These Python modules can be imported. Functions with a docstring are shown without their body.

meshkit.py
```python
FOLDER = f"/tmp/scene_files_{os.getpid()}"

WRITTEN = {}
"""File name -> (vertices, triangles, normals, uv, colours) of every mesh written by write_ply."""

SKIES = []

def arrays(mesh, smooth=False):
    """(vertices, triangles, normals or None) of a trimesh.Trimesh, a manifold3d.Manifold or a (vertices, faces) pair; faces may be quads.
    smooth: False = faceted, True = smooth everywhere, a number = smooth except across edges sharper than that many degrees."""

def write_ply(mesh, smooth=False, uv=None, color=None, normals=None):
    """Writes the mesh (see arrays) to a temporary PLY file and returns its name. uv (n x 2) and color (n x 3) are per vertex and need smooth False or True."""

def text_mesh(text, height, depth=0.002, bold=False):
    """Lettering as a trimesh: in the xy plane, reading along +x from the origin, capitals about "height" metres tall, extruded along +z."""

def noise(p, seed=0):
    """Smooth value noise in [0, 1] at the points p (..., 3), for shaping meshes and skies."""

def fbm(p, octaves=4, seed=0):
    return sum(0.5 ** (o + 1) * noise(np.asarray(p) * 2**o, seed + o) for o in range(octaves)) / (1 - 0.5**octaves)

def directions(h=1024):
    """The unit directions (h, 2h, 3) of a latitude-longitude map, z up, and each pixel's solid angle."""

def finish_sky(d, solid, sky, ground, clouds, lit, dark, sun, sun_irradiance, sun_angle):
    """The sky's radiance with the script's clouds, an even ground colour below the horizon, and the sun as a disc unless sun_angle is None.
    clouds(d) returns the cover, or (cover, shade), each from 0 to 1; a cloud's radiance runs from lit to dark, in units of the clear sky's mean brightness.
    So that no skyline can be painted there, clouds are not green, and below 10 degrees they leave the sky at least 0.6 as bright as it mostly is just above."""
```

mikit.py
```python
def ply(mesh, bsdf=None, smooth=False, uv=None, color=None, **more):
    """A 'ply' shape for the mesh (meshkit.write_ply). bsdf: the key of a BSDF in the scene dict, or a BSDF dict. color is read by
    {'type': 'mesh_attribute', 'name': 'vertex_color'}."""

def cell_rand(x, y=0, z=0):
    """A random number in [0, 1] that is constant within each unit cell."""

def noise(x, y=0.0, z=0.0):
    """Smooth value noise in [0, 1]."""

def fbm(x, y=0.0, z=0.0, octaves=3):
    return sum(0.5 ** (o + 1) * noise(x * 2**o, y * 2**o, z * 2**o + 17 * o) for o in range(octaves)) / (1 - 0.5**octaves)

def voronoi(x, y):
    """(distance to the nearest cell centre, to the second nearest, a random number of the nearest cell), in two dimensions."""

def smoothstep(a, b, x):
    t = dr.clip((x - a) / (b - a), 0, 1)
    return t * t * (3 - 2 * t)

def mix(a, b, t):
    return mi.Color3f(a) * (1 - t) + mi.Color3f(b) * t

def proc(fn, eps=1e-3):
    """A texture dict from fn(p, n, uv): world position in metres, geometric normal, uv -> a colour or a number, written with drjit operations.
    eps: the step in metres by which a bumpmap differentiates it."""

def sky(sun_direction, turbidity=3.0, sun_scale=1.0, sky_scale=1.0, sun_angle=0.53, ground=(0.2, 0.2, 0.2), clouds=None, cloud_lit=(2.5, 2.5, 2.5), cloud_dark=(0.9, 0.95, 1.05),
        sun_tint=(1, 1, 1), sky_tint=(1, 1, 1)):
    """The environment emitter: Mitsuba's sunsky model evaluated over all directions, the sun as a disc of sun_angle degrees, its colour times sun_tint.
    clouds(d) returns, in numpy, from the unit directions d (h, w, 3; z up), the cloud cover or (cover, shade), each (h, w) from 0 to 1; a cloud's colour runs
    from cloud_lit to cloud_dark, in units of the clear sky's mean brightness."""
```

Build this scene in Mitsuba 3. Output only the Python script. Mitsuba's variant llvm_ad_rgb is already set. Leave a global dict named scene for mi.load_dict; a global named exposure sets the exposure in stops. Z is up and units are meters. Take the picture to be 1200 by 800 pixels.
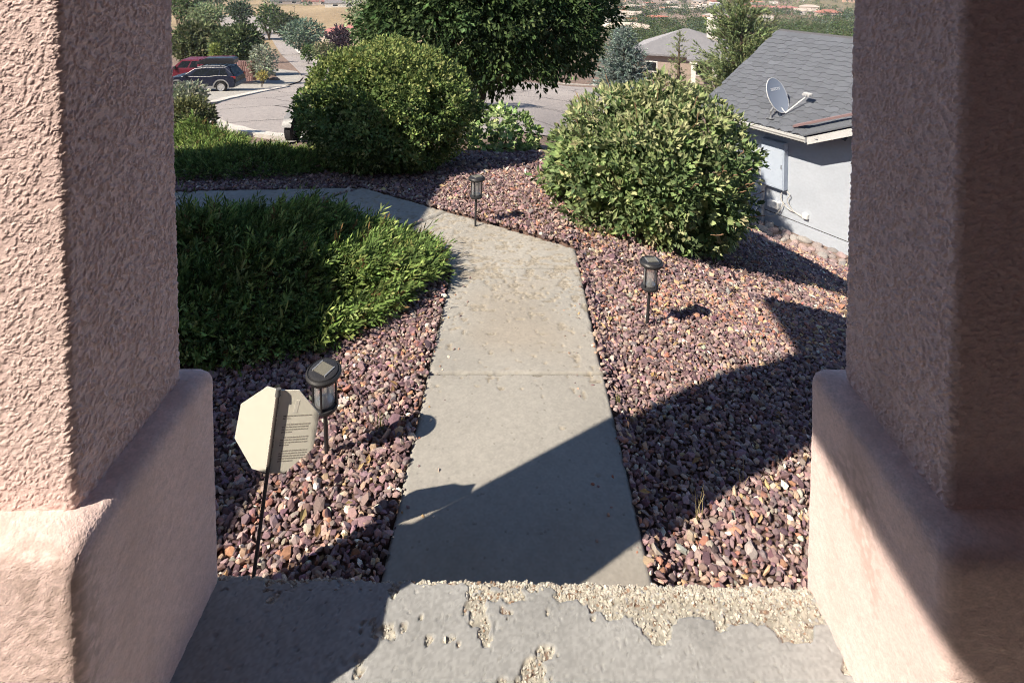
import math, random
import numpy as np, trimesh, drjit as dr, mitsuba as mi, mikit, meshkit
from mikit import proc, fbm as tfbm, noise as tnoise, voronoi, smoothstep, mix, cell_rand
from scipy.interpolate import PchipInterpolator
from shapely.geometry import Polygon, Point, LineString, box as sbox
from shapely.ops import unary_union
T = mi.ScalarTransform4f
random.seed(7)
rng = np.random.default_rng(7)

# ---------------------------------------------------------------- camera, sky, exposure
FPX, TILT, VHOR, EYE = 750.0, math.radians(2.5), -50.0, 1.7     # focal length and horizon in photo pixels (1200 x 800)
PV = VHOR + FPX * math.tan(TILT)
scene, labels = {}, {}
scene['camera'] = {'type': 'perspective', 'fov': 2 * math.degrees(math.atan(600 / FPX)), 'fov_axis': 'x', 'near_clip': 0.05, 'far_clip': 9000.0,
                   'principal_point_offset_x': 0.0, 'principal_point_offset_y': (400 - PV) / 800,
                   'medium': {'type': 'ref', 'id': 'air'},
                   'to_world': T().look_at(origin=[0, 0, EYE], target=[0, math.cos(TILT), EYE - math.sin(TILT)], up=[0, 0, 1])}
SUN = np.array([-.805, -.593, .965]); SUN /= np.linalg.norm(SUN)
scene['daylight'] = mikit.sky(SUN.tolist(), turbidity=3, sky_scale=.62, sun_tint=(.92, 1.0, 1.12), ground=(.16, .13, .11))
exposure = 2.52
scene['air'] = {'type': 'homogeneous', 'albedo': {'type': 'rgb', 'value': [.95, .95, .95]}, 'sigma_t': {'type': 'rgb', 'value': [.00010, .000115, .00014]}}

# ---------------------------------------------------------------- helpers
def rgb(c): return {'type': 'rgb', 'value': list(map(float, c))}
VC = {'type': 'mesh_attribute', 'name': 'vertex_color'}
def two(b): return {'type': 'twosided', 'b': b}
def add(key, mesh, bsdf, col=None, smooth=False, kind=None, label=None, cat=None, group=None, to_world=None):
    if key in scene: raise KeyError(key)
    more = {} if to_world is None else {'to_world': to_world}
    if col is not None:
        v, f, _ = meshkit.arrays(mesh) if not isinstance(mesh, trimesh.Trimesh) else (mesh.vertices, mesh.faces, 0)
        col = np.asarray(col, float)
        if col.ndim == 1:
            if smooth not in (True, False):
                m = trimesh.Trimesh(v, f, process=False)
                m = trimesh.graph.smooth_shade(m, angle=math.radians(smooth), facet_minarea=None)
                v, f = m.vertices, m.faces; smooth = True
            col = np.tile(col, (len(v), 1))
        scene[key] = mikit.ply((v, f), bsdf, smooth=smooth, color=col, **more)
    else:
        scene[key] = mikit.ply(mesh, bsdf, smooth=smooth, **more)
    tag(key, kind, label, cat, group)
    return key
def tag(key, kind=None, label=None, cat=None, group=None):
    d = {k: x for k, x in (('kind', kind), ('label', label), ('category', cat), ('group', group)) if x}
    if d: labels[key] = {**labels.get(key, {}), **d}
COUNT = {}
def num(key):
    n = COUNT.get(key, -1) + 1; COUNT[key] = n
    return key if n == 0 else f'{key}_{n:03d}'
def thing(name, label, cat, group=None):
    k = num(name); tag(k, None, label, cat, group); return k
def part(holder, name, mesh, bsdf, col=None, smooth=False, **kw):
    k = num(holder + '__' + name); return add(k, mesh, bsdf, col, smooth, **kw)
def cat(*ms):
    ms = [m for m in ms if m is not None]
    return ms[0] if len(ms) == 1 else trimesh.util.concatenate(ms)
def bx(x0, x1, y0, y1, z0, z1):
    m = trimesh.creation.box((x1 - x0, y1 - y0, z1 - z0)); m.apply_translation(((x0 + x1) / 2, (y0 + y1) / 2, (z0 + z1) / 2)); return m
def cbx(x0, x1, y0, y1, z0, z1, c=.01):          # box with chamfered edges
    import manifold3d as m3
    pts = []
    for sx in (0, 1):
        for sy in (0, 1):
            for sz in (0, 1):
                p = [(x0, x1)[sx], (y0, y1)[sy], (z0, z1)[sz]]
                for k in range(3):
                    q = [p[i] + (0 if i == k else (c if (sx, sy, sz)[i] == 0 else -c)) for i in range(3)]
                    pts.append(q)
    return trimesh.convex.convex_hull(np.array(pts))
def cyl(p, q, r, r2=None, n=12):
    p, q = np.asarray(p, float), np.asarray(q, float); L = np.linalg.norm(q - p); d = (q - p) / L
    a = np.cross(d, [0, 0, 1] if abs(d[2]) < .9 else [1, 0, 0]); a /= np.linalg.norm(a); b = np.cross(d, a)
    t = np.arange(n) * 2 * np.pi / n; ring = np.cos(t)[:, None] * a + np.sin(t)[:, None] * b
    r2 = r if r2 is None else r2
    v = np.vstack([p + ring * r, q + ring * r2, [p], [q]])
    f = []
    for i in range(n):
        j = (i + 1) % n
        f += [[i, n + i, j], [j, n + i, n + j], [2 * n, i, j], [2 * n + 1, n + j, n + i]]
    m = trimesh.Trimesh(v, f, process=False); m.fix_normals(); return m
def tube(pts, r, n=8):
    pts = np.asarray(pts, float); r = np.broadcast_to(r, (len(pts),))
    t = np.gradient(pts, axis=0); t /= np.linalg.norm(t, axis=1, keepdims=True) + 1e-12
    ref = np.where(np.abs(t[:, 2:]) < .9, [[0, 0, 1.]], [[1., 0, 0]])
    a = np.cross(t, ref); a /= np.linalg.norm(a, axis=1, keepdims=True); b = np.cross(t, a)
    an = np.arange(n) * 2 * np.pi / n
    v = (pts[:, None] + r[:, None, None] * (np.cos(an)[None, :, None] * a[:, None] + np.sin(an)[None, :, None] * b[:, None])).reshape(-1, 3)
    i, j = np.meshgrid(np.arange(len(pts) - 1), np.arange(n), indexing='ij'); j2 = (j + 1) % n
    q = np.stack([i * n + j, (i + 1) * n + j, (i + 1) * n + j2, i * n + j2], -1).reshape(-1, 4)
    f = np.vstack([q[:, [0, 2, 1]], q[:, [0, 3, 2]]])
    caps = []
    for k in range(1, n - 1): caps += [[0, k, k + 1], [len(v) - n, len(v) - n + k + 1, len(v) - n + k]]
    m = trimesh.Trimesh(v, np.vstack([f, caps]), process=False); m.fix_normals(); return m
def lathe(prof, n=24):                               # profile [(r, z)], from bottom outside to top
    m = trimesh.creation.revolve(np.array(prof, float), sections=n); return m
def ext(poly, h, z0=0):
    m = trimesh.creation.extrude_polygon(poly, h, engine='earcut'); m.apply_translation((0, 0, z0)); return m
def placed(m, loc=(0, 0, 0), rz=0, sc=1, rx=0, ry=0):
    m = m.copy()
    M = trimesh.transformations.euler_matrix(rx, ry, rz); m.apply_scale(sc); m.apply_transform(M); m.apply_translation(loc); return m
def gridmesh(P):                                     # P (h, w, 3) -> vertices, faces
    h, w = P.shape[:2]; i = np.arange(h * w).reshape(h, w)
    a, b, c, d = i[:-1, :-1].ravel(), i[:-1, 1:].ravel(), i[1:, 1:].ravel(), i[1:, :-1].ravel()
    return P.reshape(-1, 3), np.vstack([np.stack([a, b, c], 1), np.stack([a, c, d], 1)])
def sstep(a, b, x): t = np.clip((x - a) / (b - a), 0, 1); return t * t * (3 - 2 * t)
def nz(x, y, z=0, f=1., seed=0): x, y, z = np.broadcast_arrays(x, y, z); return meshkit.noise(np.stack([x * f, y * f, z * f], -1), seed)
def fb(x, y, z=0, f=1., o=4, seed=0): x, y, z = np.broadcast_arrays(x, y, z); return meshkit.fbm(np.stack([x * f, y * f, z * f], -1), o, seed)

# ---------------------------------------------------------------- lie of the land
pathz = lambda y: -.25 - .0707 * y
_c = np.array([(-30, 1.95 - 2.1), (0, 1.95), (7, 2.45), (8.5, 2.68), (12, 3.58), (17, 4.9), (25, 6.2), (41, 8.6), (80, 13.6), (150, 22), (230, 29), (400, 37.3), (520, 40.4), (700, 45.5), (1000, 55), (2000, 82), (6000, 190)])
_r = np.array([(-30, -.15), (0, 1.95), (7, 2.45), (8.5, 2.68), (12, 3.58), (17, 4.9), (25, 6.2), (41, 8.9), (60, 12), (100, 18.6), (200, 28.5), (300, 36), (560, 52), (900, 70), (1300, 84), (2000, 108), (6000, 250)])
DC, DR_ = PchipInterpolator(*_c.T), PchipInterpolator(*_r.T)
LAT = .365
def Z(x, y):
    x, y = np.asarray(x, float), np.asarray(y, float)
    yy = np.maximum(y, .5)
    w = sstep(-.06, .12, x / np.maximum(yy, 8)) * sstep(25, 60, y)
    z = EYE - (DC(y) * (1 - w) + DR_(y) * w)
    near = 1 - sstep(20, 40, y)
    e = np.maximum(x - .5, 0)
    z = z - near * (.075 * sstep(.45, .6, x) + (.17 + (LAT - .17) * sstep(3.2, 6.2, y)) * np.where(e < .8, e * e / 1.6, e - .4) * (1 - .45 * sstep(6, 10, e)) + .26 * sstep(2.4, 4.6, x))
    hill = sstep(.38, .5, x / yy) * sstep(420, 800, y)          # brown hillside on the right
    z = z + hill * 16 * sstep(420, 1000, y)
    r = (x - 6.70) * .8544 + (y - 14.4) * .5196; s = (x - 6.70) * .5196 - (y - 14.4) * .8544; q = .62 - r       # level strip along the neighbouring wall
    wf = (1 - sstep(1.5, 3.2, q)) * sstep(-9, -6, q) * sstep(-7, -4, s) * (1 - sstep(4, 7, s)); z = z * (1 - wf) - 5.0 * wf
    z = z + .03 * (nz(x, y, 0, 1.3, 3) - .5) * sstep(1.9, 3, y) * (1 - sstep(25, 60, y)) * sstep(.5, .9, np.abs(x - .02))
    return z
def ray(u, v):
    a, b = (u - 600) / FPX, (v - PV) / FPX; c, s = math.cos(TILT), math.sin(TILT)
    d = np.array([a, c - b * s, -s - b * c]); return d / d[1]
_ys = np.concatenate([np.arange(1.6, 20, .02), np.arange(20, 100, .1), np.geomspace(100, 4000, 4000)])
def G(u, v):                                         # the ground point seen along a line of sight of the survey
    d = ray(u, v); g = EYE + d[2] * _ys - Z(d[0] * _ys, _ys)
    k = np.nonzero(g < 0)[0]; k = k[0] if len(k) else len(_ys) - 1
    if k > 0: t = g[k - 1] / (g[k - 1] - g[k] + 1e-12); y = _ys[k - 1] + t * (_ys[k] - _ys[k - 1])
    else: y = _ys[0]
    return np.array([d[0] * y, y, float(Z(d[0] * y, y))])
def at(u, v, y): d = ray(u, v) * y; return d + [0, 0, EYE]

# ---------------------------------------------------------------- materials
def vcmat(rough, spec=.5, **kw): return two({'type': 'principled', 'base_color': VC, 'roughness': rough, 'specular': spec, **kw})
scene['matte'] = vcmat(.9, .25)
scene['stone_matte'] = two({'type': 'diffuse', 'reflectance': VC})
scene['satin'] = vcmat(.45, .5)
scene['gloss'] = vcmat(.28, .3, clearcoat=.25, clearcoat_gloss=.85)
scene['leaf'] = {'type': 'principledthin', 'base_color': VC, 'roughness': .30, 'eta': 1.75, 'diff_trans': .35, 'spec_trans': 0.0}
scene['leaf_matte'] = {'type': 'principledthin', 'base_color': VC, 'roughness': .75, 'diff_trans': .28, 'spec_trans': 0.0}
scene['pane'] = {'type': 'thindielectric', 'int_ior': 1.5}
scene['lamp_glass'] = {'type': 'principledthin', 'base_color': rgb((.86, .88, .88)), 'roughness': .12, 'spec_trans': .72, 'diff_trans': .9}
scene['metal'] = two({'type': 'principled', 'base_color': VC, 'roughness': .35, 'metallic': .8})
scene['car_glass'] = two({'type': 'principled', 'base_color': rgb((.012, .014, .017)), 'roughness': .15, 'specular': .18})
def f_stucco(p, n, uv):
    a = tfbm(p.x * 3.1, p.y * 3.1, p.z * 3.1); b = tfbm(p.x * 60, p.y * 60, p.z * 60)
    streak = smoothstep(.52, .75, tfbm(p.x * 9, p.y * 9, p.z * 1.6 + 5))
    c = mix((.62, .475, .455), (.72, .565, .54), a) * (.86 + .28 * b)
    g = tnoise(p.x * 330, p.y * 330, p.z * 330) * .6 + tnoise(p.x * 170, p.y * 170, p.z * 170) * .4
    c = c * (.80 + .40 * g)
    dirt = smoothstep(.56, .72, tfbm(p.x * 7, p.y * 7, p.z * 2.4 + 3)) * (1 - smoothstep(.56, .66, p.z)) * smoothstep(.35, .6, tnoise(p.x * 70, p.y * 70, p.z * 70))
    c = mix(c, mi.Color3f(.36, .27, .235), dirt * .45)
    return mix(c, mi.Color3f(.48, .36, .33), streak * .28)
def f_stucco_b(p, n, uv): return .0022 * tfbm(p.x * 150, p.y * 150, p.z * 150, octaves=3) + .0012 * tnoise(p.x * 420, p.y * 420, p.z * 420)
scene['stucco'] = two({'type': 'bumpmap', 'n': {'type': 'principled', 'base_color': proc(f_stucco), 'roughness': .9, 'specular': .2}, 'arbitrary': proc(f_stucco_b, eps=6e-4), 'scale': 1.0})
def f_conc_b(p, n, uv): return .0011 * tfbm(p.x * 130, p.y * 130, p.z * 130, octaves=3) + .0007 * tnoise(p.x * 600, p.y * 600, p.z * 600)
scene['concrete'] = two({'type': 'bumpmap', 'n': {'type': 'principled', 'base_color': VC, 'roughness': .88, 'specular': .25}, 'arbitrary': proc(f_conc_b, eps=6e-4), 'scale': 1.0})
def f_pale(p, n, uv): return mix((.41, .45, .52), (.47, .51, .585), tfbm(p.x * 2, p.y * 2, p.z * 2)) * (.93 + .1 * tnoise(p.x * 30, p.y * 30, p.z * 30))
scene['stucco_pale'] = two({'type': 'bumpmap', 'n': {'type': 'diffuse', 'reflectance': proc(f_pale)}, 'arbitrary': proc(f_stucco_b, eps=6e-4), 'scale': 1.0})
def f_grit_b(p, n, uv): return .002 * tnoise(p.x * 120, p.y * 120, p.z * 120)
scene['roof_grit'] = two({'type': 'bumpmap', 'n': {'type': 'principled', 'base_color': VC, 'roughness': .85, 'specular': .3}, 'arbitrary': proc(f_grit_b, eps=1e-3), 'scale': 1.0})
def f_ground(p, n, uv):
    near = mix((.10, .068, .06), (.17, .115, .095), tfbm(p.x * 14, p.y * 14, 0)) * (.6 + .8 * tnoise(p.x * 60, p.y * 60, 0))
    bank = mix((.20, .145, .125), (.30, .23, .20), tfbm(p.x * 1.5, p.y * 1.5, 3)) * (.75 + .5 * tnoise(p.x * 9, p.y * 9, 0))
    dry = mix((.30, .225, .15), (.42, .33, .22), tfbm(p.x * .04, p.y * .012, 7)) * (.8 + .4 * tfbm(p.x * .35, p.y * .35, 2))
    scrub = smoothstep(.50, .66, tfbm(p.x * .03 + 9, p.y * .022, 11))
    rightside = smoothstep(.05, .15, p.x / dr.maximum(p.y, 1)); dry = mix(dry, mix((.24, .18, .155), (.34, .27, .235), tfbm(p.x * .02, p.y * .015, 6)), rightside)
    dry = mix(dry, mi.Color3f(.13, .125, .075), scrub * .5 * smoothstep(200, 300, p.y))
    brown = mix((.24, .17, .145), (.33, .25, .21), tfbm(p.x * .02, p.y * .02, 5))
    hill = smoothstep(.36, .42, p.x / dr.maximum(p.y, 1)) * smoothstep(380, 520, p.y)
    green = smoothstep(.405, .43, p.x / dr.maximum(p.y, 1)) * smoothstep(620, 700, p.y) * (1 - smoothstep(820, 900, p.y))
    dry = mix(dry, brown, hill); dry = mix(dry, mi.Color3f(.14, .17, .08), green * .45)
    c = mix(near, bank, smoothstep(9, 14, p.y)); return mix(c, dry, smoothstep(90, 200, p.y))
scene['soil'] = two({'type': 'diffuse', 'reflectance': proc(f_ground)})

# ---------------------------------------------------------------- the ground: one sheet to the horizon
ys = np.concatenate([np.arange(-14, 0, 1.), np.arange(0, 12, .08), np.geomspace(12, 2600, 250)])
ts = np.concatenate([np.linspace(-1, -.42, 14)[:-1], np.linspace(-.42, -.12, 60)[:-1], np.linspace(-.12, .12, 190), np.linspace(.12, .42, 60)[1:], np.linspace(.42, 1, 14)[1:]])
W = 12 + 1.5 * np.maximum(ys, 0)
X = ts[None] * W[:, None]; Y = np.repeat(ys[:, None], len(ts), 1)
ZZ = Z(X, Y)
import shapely
WALKLINE = Polygon([(-.44, .8), (.49, .8), (.505, 4.95), (-1.57, 6.62), (-5.2, 6.45), (-5.2, 5.55), (-2.13, 5.86), (-.44, 4.58)])
ZZ = np.where(shapely.contains_xy(WALKLINE.buffer(.06), X, Y), ZZ - .06, ZZ)
ZZ = ZZ - .01 * (Y < 10)
add('ground', gridmesh(np.stack([X, Y, ZZ], -1)), 'soil', smooth=True, kind='structure', label='mauve soil and dry grassland falling away to the valley')

# ---------------------------------------------------------------- sheets with their own outline
import shapely
from scipy.spatial import Delaunay
def outline(poly, h):
    L = poly.exterior.length; n = max(8, int(round(L / h)))
    c = np.array(poly.exterior.coords)[:-1]; pts = []
    for a, b in zip(c, np.roll(c, -1, 0)):
        k = max(1, int(round(np.linalg.norm(b - a) / h))); pts += [a + (b - a) * i / k for i in range(k)]
    return np.array(pts)
def sheet(poly, h, hin=None):
    poly = shapely.geometry.polygon.orient(poly); hin = hin or h
    B = outline(poly, h); x0, y0, x1, y1 = poly.bounds
    g = np.stack(np.meshgrid(np.arange(x0, x1, hin), np.arange(y0, y1, hin)), -1).reshape(-1, 2)
    g[:, 0] += (np.round((g[:, 1] - y0) / hin) % 2) * hin * .5
    p = shapely.points(g); ok = shapely.contains(poly, p) & (shapely.distance(poly.exterior, p) > h * .45)
    P = np.vstack([B, g[ok]]); t = Delaunay(P).simplices
    cen = P[t].mean(1); t = t[shapely.contains(poly.buffer(-1e-6), shapely.points(cen))]
    a = P[t]; s = np.cross(a[:, 1] - a[:, 0], a[:, 2] - a[:, 0]); t[s < 0] = t[s < 0][:, ::-1]
    return P, t[np.abs(s) > 1e-9], len(B)
def slab(poly, h, zf, depth, colf):
    P, t, nb = sheet(poly, h)
    z, c = zf(P[:, 0], P[:, 1], shapely.distance(shapely.geometry.polygon.orient(poly).exterior, shapely.points(P)))[:2]
    v = np.column_stack([P, z]); n = len(v); low = v[:nb].copy(); low[:, 2] -= depth
    i = np.arange(nb); j = (i + 1) % nb
    f = np.vstack([t, np.stack([i, n + nb + i, j], 1)[:0]])
    top = v[:nb].copy()
    v = np.vstack([v, top, low]); c = np.vstack([c, c[:nb] * .9, c[:nb] * .8])
    f = np.vstack([t, np.stack([n + i, n + nb + i, n + j], 1), np.stack([n + j, n + nb + i, n + nb + j], 1)])
    return (v, f), c

# ---------------------------------------------------------------- walkway of cast slabs
CON = np.array([.36, .345, .318])
def conc_col(x, y, pit, tint=1.):
    a = fb(x, y, 0, 2.3, 4, 11)[:, None]; b = nz(x, y, 0, 45, 12)[:, None]; s = nz(x, y, 0, 160, 13)[:, None]
    c = CON * tint * (.80 + .30 * a) * (.93 + .10 * b) * (.88 + .22 * s)
    warm = sstep(.5, .75, fb(x, y, 3, 1.1, 3, 15))[:, None]
    c = c * (1 - .12 * warm * np.array([0, .5, 1.]))
    return c * (1 - pit[:, None]) + pit[:, None] * np.array([.33, .295, .245]) * (.55 + .75 * nz(x, y, 0, 110, 14)[:, None])
def walk_z(pits):
    def f(x, y, d):
        edge = -.012 * (1 - np.clip(d / .014, 0, 1)) ** 2 - .010 * sstep(.60, .75, nz(x, y, 0, 14, 21)) * (1 - np.clip(d / .03, 0, 1))
        dens = pits(x, y) * .24
        m = sstep(.0, .07, fb(x, y, 0, 17, 3, 22) + dens - .785)
        m2 = sstep(.0, .05, nz(x, y, 0, 42, 25) + dens * .8 - .95)
        m = np.maximum(m, m2)
        pit = -m * .0075 + m * .004 * nz(x, y, 0, 130, 23)
        pinh = sstep(.93, .97, nz(x, y, 0, 90, 24))
        z = pathz(y) + .012 + edge + pit - .002 * pinh + .0012 * (fb(x, y, 0, 5, 3, 26) - .5)
        c = conc_col(x, y, m); c = c * (1 - .35 * pinh[:, None]) * (1 - .25 * (1 - np.clip(d / .012, 0, 1))[:, None])
        return z, c
    return f
J1 = np.array([-.60, 5.85]); J2 = np.array([-1.13, 5.09])
tag('walkway', 'structure', 'pale concrete walkway of slabs leading down from the porch and turning left')
WALK = [
    ([(-.44, 1.2), (.465, 1.2), (.478, 3.247), (-.44, 3.247)], .0085, lambda x, y: sstep(2.9, 3.25, y) * .7 - .25, 'smooth slab nearest the porch, mostly in shadow'),
    ([(-.44, 3.255), (.478, 3.255), (.492, 4.575), (-.44, 4.575)], .0095, lambda x, y: .35 + .75 * sstep(3.5, 4.5, y + .25 * x), 'pitted middle slab in full sun'),
    ([(-.44, 4.585), (.495, 4.585), (.505, 4.95), tuple(J1 + (.004, -.004)), tuple(J2 + (.004, -.004))], .013, lambda x, y: .95 + 0 * x, 'pitted slab where the walkway turns'),
    ([tuple(J2 - (.004, -.004)), tuple(J1 - (.004, -.004)), (-1.57, 6.62), (-2.12, 5.86)], .02, lambda x, y: .7 + 0 * x, None),
    ([(-2.13, 5.865), (-1.58, 6.625), (-3.3, 6.50), (-3.3, 5.62)], .03, lambda x, y: .5 + 0 * x, None),
    ([(-3.31, 5.62), (-3.31, 6.50), (-5.2, 6.4), (-5.2, 5.5)], .05, lambda x, y: .5 + 0 * x, None)]
for pts, h, pits, lab in WALK:
    m, c = slab(Polygon(pts), h, walk_z(pits), .16, None)
    k = part('walkway', 'slab', m, 'concrete', c, smooth=True)
    if lab: tag(k, None, lab)
WALKPOLY = unary_union([Polygon(p[0]) for p in WALK])

# ---------------------------------------------------------------- porch floor with its crumbling front edge
EDGE = lambda x: 1.682 - .021 * x
xs = np.linspace(-.855, .855, 500)
top = np.concatenate([np.linspace(0, .86, 70)[:-1], np.linspace(.86, 1, 46)])
ye = EDGE(xs) + .016 * (fb(xs, 0, 0, 14, 3, 31) - .5) + .009 * (nz(xs, 0, 0, 75, 32) - .5)
PX = np.repeat(xs[None], len(top), 0); PY = 1.33 + top[:, None] * (ye[None] - 1.33)
de = ye[None] - PY
big = (sstep(.06, .30, PX) * (1 - sstep(.66, .86, PX)) * sstep(.20, .02, de) * .42 - .16 * sstep(-.35, -.5, PX)) + sstep(.55, .68, PX) * sstep(.17, .04, de) * .2
mk = fb(PX, PY, 0, 11, 4, 33) + .16 * (fb(PX, PY, 0, 48, 3, 45) - .5) + big + .56 * sstep(.036, .004, de) + .05
em = sstep(.715, .745, mk)
em = np.maximum(em, sstep(.765, .79, fb(PX, PY, 2, 19, 3, 36) + .10 * (fb(PX, PY, 0, 60, 3, 46) - .5)) * sstep(-.45, -.3, PX))
peb = nz(PX, PY, 0, 120, 34); peb2 = nz(PX, PY, 0, 260, 35)
PZ = -.0095 * em + em * (.0030 * sstep(.3, .85, peb) + .0025 * peb2) - .003 * sstep(.88, .93, nz(PX, PY, 0, 120, 44)) * (1 - em) - .018 * np.clip(1 - de / .014, 0, 1) ** 2 + .001 * fb(PX, PY, 0, 8, 3, 37)
a = fb(PX, PY, 0, 4, 4, 38)[..., None]; s = nz(PX, PY, 0, 170, 39)[..., None]
base = np.array([.32, .325, .33]) * (.72 + .5 * a) * (.80 + .36 * s)
stain = sstep(.64, .74, fb(PX, PY, 5, 7, 3, 40))[..., None]; base = base * (1 - .14 * stain)
ag = np.array([.40, .38, .335]) * (.62 + .55 * peb[..., None]) * (.8 + .35 * peb2[..., None])
spot = sstep(.80, .86, nz(PX, PY, 1, 60, 41))[..., None]; ag = ag * (1 - spot) + spot * np.array([.20, .14, .11])
C = base * (1 - em[..., None]) + ag * em[..., None]
dn = np.array([.008, .02, .04, .07, .11, .16]); fr = np.stack([PX[:6] * 0 + xs, ye[None] + .006 + .012 * (nz(xs[None], dn[:, None] * 1., 0, 60, 42) - .5), -.012 - dn[:, None] + 0 * xs[None]], -1)
P = np.concatenate([np.stack([PX, PY, PZ], -1), fr]); C = np.concatenate([C, np.repeat(C[-1:] * .8, 6, 0)])
tag('porch_floor', 'structure', 'grey concrete porch floor with a crumbling front edge')
part('porch_floor', 'slab', gridmesh(P), 'concrete', C.reshape(-1, 3), smooth=True)
tag('porch_floor__slab', None, 'worn front slab with cream aggregate showing along its broken edge')
part('porch_floor', 'base', cat(bx(-1.5, 1.5, -1.3, 1.329, -.5, -.001), bx(-1.5, -.86, 1.329, 1.66, -.5, -.001), bx(.86, 1.5, 1.329, 1.64, -.5, -.001), bx(-.854, .854, 1.329, 1.63, -.5, -.18)), 'concrete', (.33, .32, .29))
part('porch_floor', 'step', cbx(-.52, .56, 1.64, 1.80, -.45, -.19), 'concrete', (.33, .31, .28))

# ---------------------------------------------------------------- the two stucco porch pillars
def ringpath(x0, x1, y0, y1, r, near, inner, other, innerside):
    """rounded rectangle, counter-clockwise from the near left corner; spacing per face"""
    sp = dict(n=near, r=inner if innerside > 0 else other, f=other, l=inner if innerside < 0 else other); out = []
    def line(a, b, n, s):
        k = max(2, int(np.linalg.norm(np.subtract(b, a)) / s)); t = np.arange(k) / k
        out.extend([(a[0] + (b[0] - a[0]) * q, a[1] + (b[1] - a[1]) * q, *n) for q in t])
    def arc(cx, cy, a0):
        for q in np.arange(6) / 6: an = math.radians(a0 + 90 * q); out.append((cx + r * math.cos(an), cy + r * math.sin(an), math.cos(an), math.sin(an)))
    line((x0 + r, y0), (x1 - r, y0), (0, -1), sp['n']); arc(x1 - r, y0 + r, -90)
    line((x1, y0 + r), (x1, y1 - r), (1, 0), sp['r']); arc(x1 - r, y1 - r, 0)
    line((x1 - r, y1), (x0 + r, y1), (0, 1), sp['f']); arc(x0 + r, y1 - r, 90)
    line((x0, y1 - r), (x0, y0 + r), (-1, 0), sp['l']); arc(x0 + r, y0 + r, 180)
    return np.array(out)
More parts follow.
